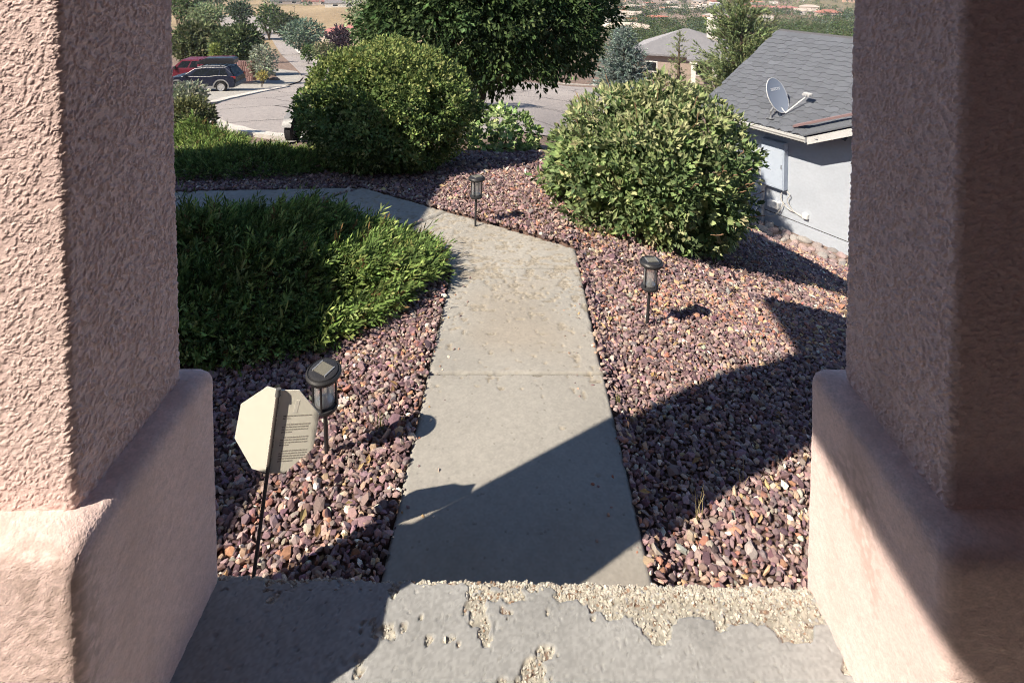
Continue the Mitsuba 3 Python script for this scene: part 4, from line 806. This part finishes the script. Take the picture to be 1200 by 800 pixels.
def pickup(u, v, yaw, paint):
    p = G(u, v); p[2] += .11; setplace(p, yaw)
    k = thing('pickup_truck', 'dark red pickup truck with a canopy over its bed, parked behind the navy car', 'pickup truck')
    r = .39; xf, xr = 1.85, -1.65
    prof = Polygon([(-2.85, .55), (-2.85, 1.18), (.9, 1.20), (1.55, 1.18), (2.55, 1.06), (2.70, .9), (2.70, .5), (2.4, .42), (-2.7, .45)]).difference(Point(xf, r).buffer(.5)).difference(Point(xr, r).buffer(.5))
    vp(k, 'body', side_loft(prof, 1.92), 'gloss', paint)
    lo, hi = (-.75, 1.35, .90, 1.17), (-.62, .62, .72, 1.86); vp(k, 'cabin', loft(lo, hi), 'gloss', paint)
    l2, h2 = (-2.84, -.78, .92, 1.17), (-2.72, -.80, .80, 1.90); cp = vp(k, 'canopy', loft(l2, h2), 'gloss', paint)
    for s in (1, -1):
        for a0, a1 in (((.46, .86), (.44, .90)), ((.10, .40), (.09, .38))): vp(k, 'side_window', side_panel(lo, hi, a0, a1, .15, .84, s), 'car_glass', None)
        part(cp, 'side_window', VM(side_panel(l2, h2, (.15, .9), (.15, .9), .30, .78, s)), 'car_glass'); vp(k, 'mirror', cbx(.95, 1.12, s * 1.04 - .11, s * 1.04 + .11, 1.2, 1.42, .03), 'satin', (.03, .03, .03))
        vp(k, 'tail_light', cbx(-2.87, -2.74, s * .86 - .07, s * .86 + .09, .85, 1.12, .02), 'gloss', (.3, .02, .02)); vp(k, 'emblem', cbx(1.2, 1.42, s * .965 - .005, s * .965 + .006, .84, .90, .002), 'metal', (.7, .7, .7))
        for x in (xf, xr): wheel(k, x, s * .84, r, .24, s)
    W_ = trimesh.convex.convex_hull(np.array([(1.31, s * .8, 1.22) for s in (-1, 1)] + [(.66, s * .66, 1.82) for s in (-1, 1)] + [(1.335, s * .8, 1.22) for s in (-1, 1)] + [(.685, s * .66, 1.82) for s in (-1, 1)])); vp(k, 'windscreen', W_, 'car_glass', None)
    vp(k, 'bumper', cbx(-3.0, -2.83, -.9, .9, .45, .66, .03), 'metal', (.5, .5, .5)); vp(k, 'bumper', cbx(2.62, 2.82, -.94, .94, .42, .70, .04), 'metal', (.5, .5, .5))
pickup(229, 98.2, math.radians(182), (.12, .014, .028))
def trailer():
    p = G(345, 166.5); setplace(p, math.radians(84))
    k = thing('utility_trailer', 'trailer with one black tyre and silver mudguard showing left of the tall round bush', 'trailer')
    for s in (1, -1): wheel(k, 0, s * .02 if s > 0 else -1.5, .35, .20, s)
    for s in (1, -1):
        a = np.linspace(.3, math.pi - .3, 12); y = .02 if s > 0 else -1.5; P = np.stack([np.stack([.42 * np.cos(a), np.full(12, y + d), .36 + .42 * np.sin(a)], -1) for d in (-.12, .12)]); v, f = gridmesh(P); vp(k, 'mudguard', trimesh.Trimesh(v, f, process=False), 'satin', (.20, .20, .21), True)
    vp(k, 'bed', cat(cbx(-.3, 2.0, -1.36, -.20, .42, .50, .01), cbx(-.3, 2.0, -1.36, -1.32, .501, .66, .01), cbx(-.3, 2.0, -.24, -.20, .501, .66, .01)), 'satin', (.06, .06, .06)); vp(k, 'drawbar', tube([(2.0, -.75, .45), (3.0, -.75, .42)], .04, 8), 'satin', (.05, .05, .05)); vp(k, 'axle', cyl((0, -1.5, .35), (0, .02, .35), .035), 'satin', (.05, .05, .05))
trailer()

# ================================================================ trees and shrubs of the middle distance
def tree(name, label, u0, u1, v0, v1, y, pal, seed, nt=260, per=5, L=None, taper=.25, amp=.25, trunk=True, W=.55, top=None, kind='leaf_matte', zbase=None, group=None, depth=.9, crown_low=None, droop=0., cat_='tree'):
    c, rx, rz = box_px(u0, u1, v0, v1, y); L = L or max(.05, 2.6 * y / FPX)
    k = thing(name, label, cat_, group); g = np.random.default_rng(seed)
    m = leafy(c, (rx * .95, rx * depth, rz * .96), nt, per, L, L * W, pal, [4, 3, 2][:len(pal)] if len(pal) < 4 else [4, 3, 2, 1], seed, taper=taper, amp=amp, top=top, inner=.3, droop=droop, clump=1.6)
    part(k, 'crown', m[:2], kind, m[2], kind='stuff')
    zb_ = float(Z(c[0], c[1])); root = np.array([c[0], c[1], min(zb_, c[2] - rz) - .05])
    tips = c + unit(g.normal(0, 1, (9, 3)) + [0, 0, .35]) * np.array((rx, rx * depth, rz)) * .75; r = max(.012, .05 * rx) if trunk else max(.008, .02 * rx)
    part(k, 'trunk' if trunk else 'stem', branches(root, tips, r, g), 'matte', (.085, .065, .05)); return c
OLIVE = [(.085, .10, .05), (.06, .075, .035), (.12, .125, .065), (.04, .05, .025)]
MID = [(.055, .095, .035), (.04, .07, .025), (.085, .12, .045), (.03, .045, .02)]
PALE = [(.12, .16, .085), (.09, .125, .06), (.16, .19, .11), (.06, .085, .04)]
BLUE = [(.09, .135, .10), (.065, .10, .075), (.12, .165, .125), (.04, .065, .05)]
GREY = [(.17, .19, .14), (.12, .14, .10), (.22, .23, .18), (.08, .09, .06)]

def street_tree():                                     # the dense hanging-leaved tree beyond the left bush
    y = 12.8; k = thing('shade_tree', 'dense dark leafy tree with leaning trunk overhanging the turning circle', 'tree')
    c, rx, rz = box_px(428, 722, -110, 102, y); g = np.random.default_rng(350)
    m = leafy(c, (rx * .95, rx * .85, rz * .97), 6800, 7, .105, .055, [(.030, .055, .02), (.045, .078, .026), (.02, .036, .014), (.085, .115, .045)], [4, 3, 3, 1], 350, taper=-.30, core=900, amp=.22, inner=.3, droop=.75, upness=.15, lf=2.6, clump=1.3)
    part(k, 'crown', m[:2], 'leaf', m[2], kind='stuff')
    b = at(552, 168, y - .2); b[2] = float(Z(b[0], b[1])) - .1; f = at(566, 98, y); e = at(588, 66, y)
    part(k, 'trunk', tube([b, (b + f) / 2 + [-.05, 0, 0], f, (f + e) / 2, e], [.15, .13, .115, .10, .09], 12), 'matte', (.06, .048, .04), True)
    part(k, 'limb', branches(e, c + unit(g.normal(0, 1, (16, 3))) * np.array((rx, rx * .85, rz)) * .75, .07, g), 'matte', (.06, .048, .04))
    part(k, 'limb', branches(f, c + unit(g.normal(0, 1, (10, 3)) + [-.5, 0, -.3]) * np.array((rx, rx * .85, rz)) * .7, .05, g), 'matte', (.06, .048, .04))
street_tree()
tree('pale_tree', 'airy pale grey-green tree behind the top of the tall round bush', 402, 500, -45, 66, 26, PALE, 351, nt=900, per=6, L=.16, amp=.2)
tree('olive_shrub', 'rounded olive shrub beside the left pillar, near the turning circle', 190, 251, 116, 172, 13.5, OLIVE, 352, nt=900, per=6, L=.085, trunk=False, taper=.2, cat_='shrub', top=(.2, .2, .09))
tree('silver_shrub', 'silvery pale-leaved shrub behind the olive shrub at the left pillar', 195, 240, 101, 124, 17.5, GREY, 353, nt=240, per=6, L=.12, trunk=False, cat_='shrub')
tree('large_shrub', 'broad olive-green shrub above the parked vehicles', 205, 262, 27, 74, 62, OLIVE, 354, nt=1100, L=.42, trunk=False, cat_='shrub')
tree('large_shrub', 'rounded olive-green shrub right of the broad one, by the street', 250, 304, 32, 78, 58, [(.07, .095, .045), (.05, .07, .03), (.1, .12, .06), (.035, .045, .02)], 355, nt=1100, L=.38, trunk=False, cat_='shrub')
tree('grey_shrub', 'loose grey-green shrub on the street corner beyond the driveway', 293, 322, 55, 90, 47, GREY, 356, nt=260, L=.22, trunk=False, cat_='shrub', amp=.35)
tree('yellow_shrub', 'low yellowish shrub beside the stone retaining wall', 302, 311, 84, 92, 43, [(.26, .22, .07), (.2, .17, .05), (.15, .14, .05)], 357, nt=70, L=.14, trunk=False, cat_='shrub')
tree('slim_cypress', 'small slim yellow-green cypress behind the red pickup', 248.5, 255.5, 52, 68, 52, [(.14, .17, .04), (.1, .13, .03), (.18, .2, .06)], 358, nt=110, L=.22, taper=-.3, amp=.1, cat_='tree')
tree('round_tree', 'rounded bright green tree at the far end of the street', 301, 329, 6, 36, 215, MID, 359, nt=260, L=1.0)
tree('dark_tree', 'dark green tree right of the rounded tree at the street end', 321, 352, 16, 40, 205, [(.04, .06, .03), (.03, .045, .022), (.06, .08, .04)], 360, nt=260, L=1.0, trunk=False)
tree('bluish_tree', 'wide blue-green tree on the far right side of the street', 331, 377, 24, 54, 125, BLUE, 361, nt=420, L=.60, trunk=False)
tree('purple_tree', 'dark purple-leaved tree in front of the red-roofed bungalow', 386, 413, 32, 58, 92, [(.045, .03, .045), (.06, .04, .055), (.03, .02, .03)], 362, nt=300, L=.42)
tree('hedge_bush', 'dense dark-green bush at the kerb, left of the pair', 354, 368, 53, 68, 84, MID, 363, nt=130, L=.36, trunk=False, cat_='shrub')
tree('hedge_bush', 'dull olive bush at the kerb, right of the dark-green one', 368, 392, 50, 72, 80, OLIVE, 364, nt=200, L=.36, trunk=False, cat_='shrub')
tree('corner_tree', 'tall green tree above the shrubs at the left pillar, farther left', 196, 232, -14, 22, 130, MID, 365, nt=330, L=.6)
tree('corner_tree', 'lighter green tree right of the tall one near the left pillar', 222, 264, 4, 30, 118, PALE, 366, nt=330, L=.55)
tree('corner_tree', 'small dark tree standing before the dry field', 268, 294, 4, 22, 215, [(.04, .065, .04), (.03, .05, .03), (.06, .085, .05)], 367, nt=220, L=1.0)
tree('corner_tree', 'dark tree at the top of the picture near the left pillar', 206, 270, -30, 12, 240, [(.035, .055, .035), (.03, .045, .03), (.05, .07, .045)], 368, nt=420, L=1.1)
tree('dark_conifer', 'dark conifer-like tree with a pointed top beyond the olive shrubs', 270, 298, 25, 58, 88, [(.03, .045, .025), (.022, .033, .02), (.045, .06, .03)], 369, nt=320, L=.4, taper=-.4)
def conifer(name, label, u0, u1, v0, v1, y, pal, seed, whorls, per, L, spread=1.0, r_top=.05, up=.25, sparse=1.):
    g = np.random.default_rng(seed); k = thing(name, label, 'tree'); top = at((u0 + u1) / 2, v0, y); b = top.copy(); b[2] = float(Z(b[0], b[1])); H = top[2] - b[2]; R = (u1 - u0) / 2 / FPX * y
    vis_b = at((u0 + u1) / 2, v1, y)[2]; Ht = top[2] - max(vis_b, b[2]) + .1
    part(k, 'trunk', tube([b - [0, 0, .2], b + [0, 0, H * .5], top], [.035 * H * .8, .02 * H, .008], 8), 'matte', (.10, .075, .055))
    P, D = [], []; bt = []
    for i in range(whorls):
        t = (i + .6) / whorls; z = top[2] - t * Ht * 1.05; rr_ = R * (r_top + (1 - r_top) * t ** .75) * spread
        for j in range(max(4, int(per * (.35 + .65 * t)))):
            a = g.uniform(0, 6.28); l = rr_ * g.uniform(.65, 1.12); d = np.array([math.cos(a), math.sin(a), up * g.uniform(.3, 1.2) * (1.3 - t)]); s = np.linspace(.12, 1, max(3, int(l / (L * .38))))
            q = np.array([top[0], top[1], z]) + d * s[:, None] * l - np.array([0, 0, 1.]) * (.10 * l * (s * (1 - s)) * 4)[:, None]
            for _ in range(2): P.append(q + g.normal(0, L * .2, q.shape)); D.append(unit(d + g.normal(0, .45, q.shape) + [0, 0, .2]))
            if g.random() < .35: bt.append(tube([[top[0], top[1], z], q[-1]], [.02 * R, .006 * R], 4))
    P, D = np.vstack(P), np.vstack(D); n = len(P); keep = g.random(n) < sparse; P, D = P[keep], D[keep]
    V, F, C = blades(P, D, L * np.exp(g.normal(0, .2, len(P))), L * .14, pick(pal, [4, 3, 2], len(P), g, .22), g)
    part(k, 'foliage', (V, F), 'leaf_matte', C, kind='stuff'); part(k, 'limb', cat(*bt), 'matte', (.10, .075, .055), kind='stuff')
conifer('blue_spruce', 'blue-grey spruce right of the dark shade tree', 698, 766, 33, 112, 38, [(.10, .135, .125), (.075, .105, .10), (.14, .175, .165)], 370, 19, 26, .36, spread=1.15, r_top=.08)
conifer('pine_tree', 'big green pine rising behind the grey shingle roof', 816, 922, 0, 118, 34, [(.11, .14, .06), (.075, .10, .045), (.15, .18, .08)], 371, 19, 22, .44, r_top=.2, up=.8, spread=1.1)
conifer('young_fir', 'thin sparse young fir in front of the tan house', 776, 816, 38, 104, 31, [(.10, .125, .05), (.13, .15, .065), (.08, .10, .04)], 372, 11, 6, .24, sparse=.75, up=.6)

# ================================================================ houses
def house(name, label, u, v, w, d, h, rise, yaw, wall, roofc, roof='gable', y=None, wins=(), chimney=False, group=None, over=.4):
    p = y if isinstance(y, np.ndarray) else G(u, v) if y is None else at(u, v, y); M = trimesh.transformations.euler_matrix(0, 0, math.radians(yaw)); M[:3, 3] = p
    pl = lambda m: (lambda q: (q.apply_transform(M), q)[1])(m.copy())
    k = thing(name, label, 'house', group)
    part(k, 'wall', pl(bx(-w / 2, w / 2, 0, d, -1.5, h)), 'matte', wall)
    o = over
    if roof == 'flat': r = part(k, 'roof', pl(cat(bx(-w / 2 - .1, w / 2 + .1, -.1, d + .1, h + .01, h + .35))), 'matte', roofc)
    elif roof == 'gable': r = part(k, 'roof', pl(cat(gable(-w / 2 - o, w / 2 + o, -o, d + o, h + .02, rise, .2, 'x'))), 'matte', roofc); part(k, 'gable_wall', pl(trimesh.convex.convex_hull(np.array([(s * (w / 2 - .02), a, b) for s in (-1, 1) for a, b in ((.05, h), (d - .05, h), (d / 2, h + rise - .25))]))), 'matte', wall)
    else:
        i = min(w, d) / 2; r = part(k, 'roof', pl(trimesh.convex.convex_hull(np.array([(sx * (w / 2 + o), y_, z_) for sx in (-1, 1) for y_ in (-o, d + o) for z_ in (h + .02, h + .2)] + [(sx * max(w / 2 - i, .2), d / 2 + s * max(d / 2 - i, 0), h + rise) for sx in (-1, 1) for s in (-1, 1)]))), 'matte', roofc)
    if chimney: part(r, 'chimney', pl(cat(bx(w * .22, w * .22 + 1.1, d * .45, d * .45 + .8, h, h + rise + 1.2), bx(w * .22 + .3, w * .22 + .7, d * .45 + .2, d * .45 + .6, h + rise + 1.2, h + rise + 1.7))), 'matte', (.6, .56, .52))
    for a, b, c_, e in wins:
        f = part(k, 'window', pl(bx(a, c_, -.06, -.002, b, e)), 'matte', (.62, .6, .57)); part(f, 'pane', pl(bx(a + .12, c_ - .12, -.075, -.0605, b + .12, e - .12)), 'car_glass')
    return k, M
g_far = np.random.default_rng(123); HAND = [None]
GREYR, REDR, TANW, WHT = (.24, .225, .225), (.30, .115, .085), (.36, .29, .24), (.62, .60, .57)
k, M = house('tan_house', 'tan bungalow with broad grey hip roof and white porch columns, behind the pine', 797, 98, 9.5, 9, 2.7, 2.3, -22, (.33, .27, .235), (.20, .197, .212), 'hip', chimney=True, wins=((-3.4, 1, -2.2, 2.1), (1.2, .9, 2.3, 2.1)), over=.6)
pl = lambda m: (lambda q: (q.apply_transform(M), q)[1])(m.copy())
part(k, 'porch_roof', pl(trimesh.convex.convex_hull(np.array([(x, y_, z_) for x in (.9, 6.0) for y_, z_ in ((-2.6, 2.72), (-2.6, 2.9), (3.0, 2.75), (3.0, 4.0))]))), 'matte', (.20, .197, .212))
for x in (1.5, 3.4): part(k, 'column', pl(cat(bx(x - .22, x + .22, -2.4, -1.96, -.8, 2.45), bx(x - .34, x + .34, -2.52, -1.84, 2.451, 2.7))), 'matte', (.62, .59, .55))
house('pale_roof_house', 'low house with pale tan roof between spruce and far town', 732, 40, 22, 14, 2.8, 2.2, -12, (.3, .25, .22), (.50, .42, .36), 'hip', wins=((-6, .9, -4, 2.2), (2, .9, 5, 2.2)))
bk = thing('wheelie_bin', 'green wheelie bin standing beside the tan house', 'bin'); p = G(737, 108); p[2] += .0
part(bk, 'body', placed(loft((-.27, .27, .27, .05), (-.33, .33, .33, 1.0)), p), 'satin', (.03, .11, .055)); part(bk, 'lid', placed(cbx(-.36, .36, -.36, .38, 1.002, 1.10, .03), p), 'satin', (.035, .13, .065))
house('red_roof_bungalow', 'bungalow with faded red hip roof on the far right of the street', 398, 50, 17, 12, 2.9, 2.4, -25, (.42, .36, .32), (.36, .16, .15), 'hip', wins=((-6, .8, -3, 2.3), (0, .8, 2.5, 2.3)))
house('field_house', 'white-gabled house with grey roof beyond the dry field', 402, 8.5, 28, 16, 3.5, 4, 14, WHT, (.2, .19, .2), 'gable', wins=((-8, 1, -4, 2.6), (3, 1, 7, 2.6)))
house('field_house', 'long house with dull red roof beyond the dry field', 372, 6, 26, 16, 3.2, 3.2, 0, (.4, .34, .3), (.26, .12, .11), 'gable', wins=((-8, 1, -4, 2.6), (3, 1, 7, 2.6)))
house('field_house', 'dark low house beyond the dry field, leftmost of the row', 338, 5, 30, 16, 3.2, 3, 4, (.3, .26, .25), (.12, .11, .12), 'gable', wins=((-9, 1, -5, 2.6), (3, 1, 7, 2.6)))
for i, (u, v, wpx, hpx, wall, rc, rt, lab) in enumerate([
        (727, 15, 15, 3.0, (.45, .3, .24), (.36, .13, .08), 'hip', 'small orange-roofed house in the far town, upper left'),
        (772, 22.5, 25, 4.0, (.55, .5, .46), (.36, .14, .10), 'hip', 'wide red-roofed white house in the middle of the far town'),
        (727, 26, 17, 3.2, (.4, .34, .3), (.38, .15, .12), 'gable', 'red gable-roofed house just behind the pale tan roof'),
        (806, 12, 26, 2.6, (.52, .47, .43), (.42, .36, .33), 'flat', 'long pale flat-roofed house in the far town'),
        (827, 12, 13, 6.5, (.62, .58, .55), (.55, .5, .47), 'flat', 'two-storey white block left of the grey-blue one in the far town'),
        (841, 9, 14, 6, (.40, .44, .48), (.5, .5, .5), 'flat', 'grey-blue flat-roofed building high in the far town'),
        (857, 10, 15, 7, (.60, .62, .64), (.55, .56, .57), 'flat', 'bright white flat-roofed building left of the pine top'),
        (873, 9, 12, 4, (.42, .22, .15), (.36, .17, .12), 'flat', 'small orange-walled house above the pine top'),
        (898, 11, 12, 4.5, (.5, .42, .38), (.33, .15, .13), 'gable', 'pinkish house with red roof right of the pine top'),
        (922, 13.5, 30, 6, (.6, .52, .47), (.32, .15, .14), 'hip', 'largest pink-white house with red roof on the brown hillside'),
        (982, 27.5, 13, 3.2, (.42, .32, .28), (.33, .15, .13), 'hip', 'red-roofed house at the right, above the grey shingle roof'),
        (692, 6.5, 11, 5, (.42, .22, .15), (.40, .20, .14), 'flat', 'orange-walled building beside the shade tree crown'),
        (709, 28, 16, 3, (.42, .4, .4), (.27, .27, .29), 'gable', 'grey-roofed house left of the pale tan roof'),
        (745, 9, 14, 2.5, (.5, .45, .42), (.3, .27, .26), 'hip', 'small pale house with grey roof in the far town'),
        (790, 4, 12, 3, (.52, .48, .45), (.36, .3, .28), 'flat', 'small pale cube house near the top edge of the far town'),
        (940, 27, 10, 2.4, (.5, .46, .42), (.4, .34, .31), 'gable', 'small pale house among trees right of the pine'),
        (762, 5, 11, 2.5, (.45, .4, .37), (.34, .16, .13), 'hip', 'tiny red-roofed house near the top edge of the far town')]):
    s = G(u, v)[1] / FPX; w = wpx * s; h = hpx * s * (.62 if rt != 'flat' else .9); nw = max(2, int(wpx / 5)); ws = [(-w / 2 + w * (j + .25) / nw, h * .3, -w / 2 + w * (j + .75) / nw, h * .75) for j in range(nw)]
    house('town_house', lab, u, v, w, w * .6, h, hpx * s * .42, ((i * 37) % 40) - 20, wall, rc, rt, wins=ws, over=.05 * w)

for i in range(46):
    y = g_far.uniform(330, 1250); a = g_far.uniform(.10, .55) if i % 4 else g_far.uniform(-.35, .0); y = y if a > .05 else g_far.uniform(560, 640)
    p = np.array([a * y, y]); u_, v_ = 600 + FPX * a, 0
    w = g_far.uniform(10, 20); h = g_far.uniform(3, 5); wc = [(.6, .57, .54), (.45, .38, .33), (.5, .33, .26), (.38, .36, .36)][g_far.integers(0, 4)]; rc_ = [(.32, .15, .12), (.30, .28, .27), (.42, .36, .32), (.36, .18, .12)][g_far.integers(0, 4)]
    hz_ = at(u_, 0, y); vv_ = 0; zz_ = float(Z(*p))
    HAND[0] = np.array([p[0], p[1], zz_])
    wn = ['white', 'tan', 'orange', 'grey'][[.6, .45, .5, .38].index(wc[0])]; rn = {.32: 'red', .30: 'grey', .42: 'tan', .36: 'rust'}[rc_[0]]; rt_ = ['hip', 'gable', 'flat'][g_far.integers(0, 3)]
    lab_ = f"tiny {wn} house with {rn} {rt_} roof among the trees of the far valley"
    house('town_house', lab_, 0, 0, w, w * .65, h, h * .5, g_far.uniform(-35, 35), wc, rc_, rt_, y=HAND[0], wins=((-w * .35, h * .3, -w * .1, h * .75), (w * .1, h * .3, w * .35, h * .75)), over=.5, group='tiny houses of the far valley')

# trees of the far valley: the ones that can be told apart, then the rest as one mass
g = np.random.default_rng(77)
def blob(x, y, h, r, n, pal, g):
    z = float(Z(x, y)); c = np.array([x, y, z + h * .55]); L = max(.35, 1.7 * y / FPX)
    return leafy(c, (r, r, h * .5), n, 3, L, L * .7, pal, [4, 3, 2, 1], int(g.integers(1e6)), taper=.2, amp=.25, inner=.3, clump=1.2)
far = []
for i in range(2600):
    y = math.exp(g.uniform(math.log(130), math.log(1500))); a = g.uniform(.07, .56); x = a * y
    dens = float(fb(x * .016, y * .008, 3, 1., 3, 8))
    band = .60 if y < 420 else .50 if y < 900 else .42
    if a > .36 and y > 430: band *= .55
    if dens > band: continue
    pal = [MID, OLIVE, PALE, BLUE][g.choice(4, p=[.55, .22, .13, .1])]; h = g.uniform(2.5, 5.5) * (1 if y < 420 else 1.35)
    far.append(blob(x, y, h, h * g.uniform(.5, .85), 34 if y < 500 else 20, np.array(pal) * .6, g))
for i in range(260):
    y = g.uniform(525, 900); a = g.uniform(-.56, .1); far.append(blob(a * y, y, g.uniform(4, 9), g.uniform(3, 6), 18, [MID, OLIVE, BLUE][g.integers(0, 3)], g))
mesh, C = join(*far); add('valley_trees', mesh, 'leaf_matte', C, kind='stuff', label='scattered trees and scrub of the far valley and town', cat='trees')
sh = []
for i in range(420):
    y = g.uniform(420, 1400); a = g.uniform(.36, .56); sh.append(blob(a * y, y, g.uniform(.8, 2.0), g.uniform(.8, 2.2), 8, OLIVE, g))
mesh, C = join(*sh); add('hillside_scrub', mesh, 'leaf_matte', C, kind='stuff', label='sparse low scrub on the brown hillside', cat='scrub')

# ================================================================ small things along the street
rw = thing('retaining_wall', 'curved stone-block retaining wall beside the pickup', 'wall')
pts = [at(*q, 47.0) for q in ((262, 94), (276, 94.5), (288, 95), (297, 94.5))] + [at(300, 93, 48.5), at(298, 92, 51)]; L = np.array(pts); cs = PchipInterpolator(np.linspace(0, 1, len(L)), L)
gg = np.random.default_rng(5)
tt = np.linspace(0, 1, 23)
for r_ in range(4):
    for j in range(22):
        a, b = cs((tt[j] + tt[j + 1]) / 2 + (.02 if r_ % 2 else 0)), cs(min(1, tt[j + 1] + .001)); a = np.array(a); d = np.array(cs(tt[j + 1])) - np.array(cs(tt[j])); ln = np.linalg.norm(d[:2])
        c = np.array([.26, .16, .15]) * gg.uniform(.7, 1.25); part(rw, 'stone', placed(cbx(-ln * .48, ln * .48, -.2, .2, .0, .37, .04), a + [0, 0, r_ * .38], rz=math.atan2(d[1], d[0]) + gg.normal(0, .03)), 'matte', c)
for u, v, s, lab in ((303, 94.5, .55, 'brown boulder left of the street corner bed'), (308, 92, .8, 'dark rounded boulder beside the grey-green shrub'), (317, 94, .45, 'low reddish boulder at the kerb of the driveway corner'), (322, 95, .35, 'smallest boulder at the driveway corner'), (360, 58.5, .8, 'grey boulder in the verge on the far right of the street'), (367, 59, .7, 'second grey boulder in the far verge, right of the first'), (331, 40, 1.0, 'pale boulder by the far cross street')):
    v_ = np.array(ico.vertices); v_ = v_ * (1 + .5 * (meshkit.fbm(v_ * 1.2 + u, 3) - .5)[:, None]) * np.array([1.3, .9, .65]) * s; k = num('boulder'); add(k, placed(trimesh.Trimesh(v_, ico.faces, process=False), G(u, v) + [0, 0, s * .25]), 'matte', np.array((.24, .17, .14)) * (.8 if 'dark' not in lab else .35), True, label=lab, cat='boulder')
p = G(345, 17.5); lp = thing('street_lamp', 'thin street lamp post at the edge of the dry field', 'street lamp')
hh = float(at(345, 8, p[1])[2] - p[2]); part(lp, 'post', tube([p, p + [0, 0, hh]], [.16, .12], 8), 'matte', (.1, .09, .08)); part(lp, 'head', placed(cbx(-1.1, .3, -.3, .3, 0, .35, .08), p + [0, 0, hh]), 'matte', (.1, .09, .08))

# ================================================================ the air: a thin summer haze
scene['haze'] = {'type': 'cube', 'to_world': T().translate([0, 1310, -75]).scale([4200, 1340, 90]), 'bsdf': {'type': 'null'}, 'interior': {'type': 'ref', 'id': 'air'}}
tag('haze', 'stuff', 'thin summer haze filling the valley air', 'haze')
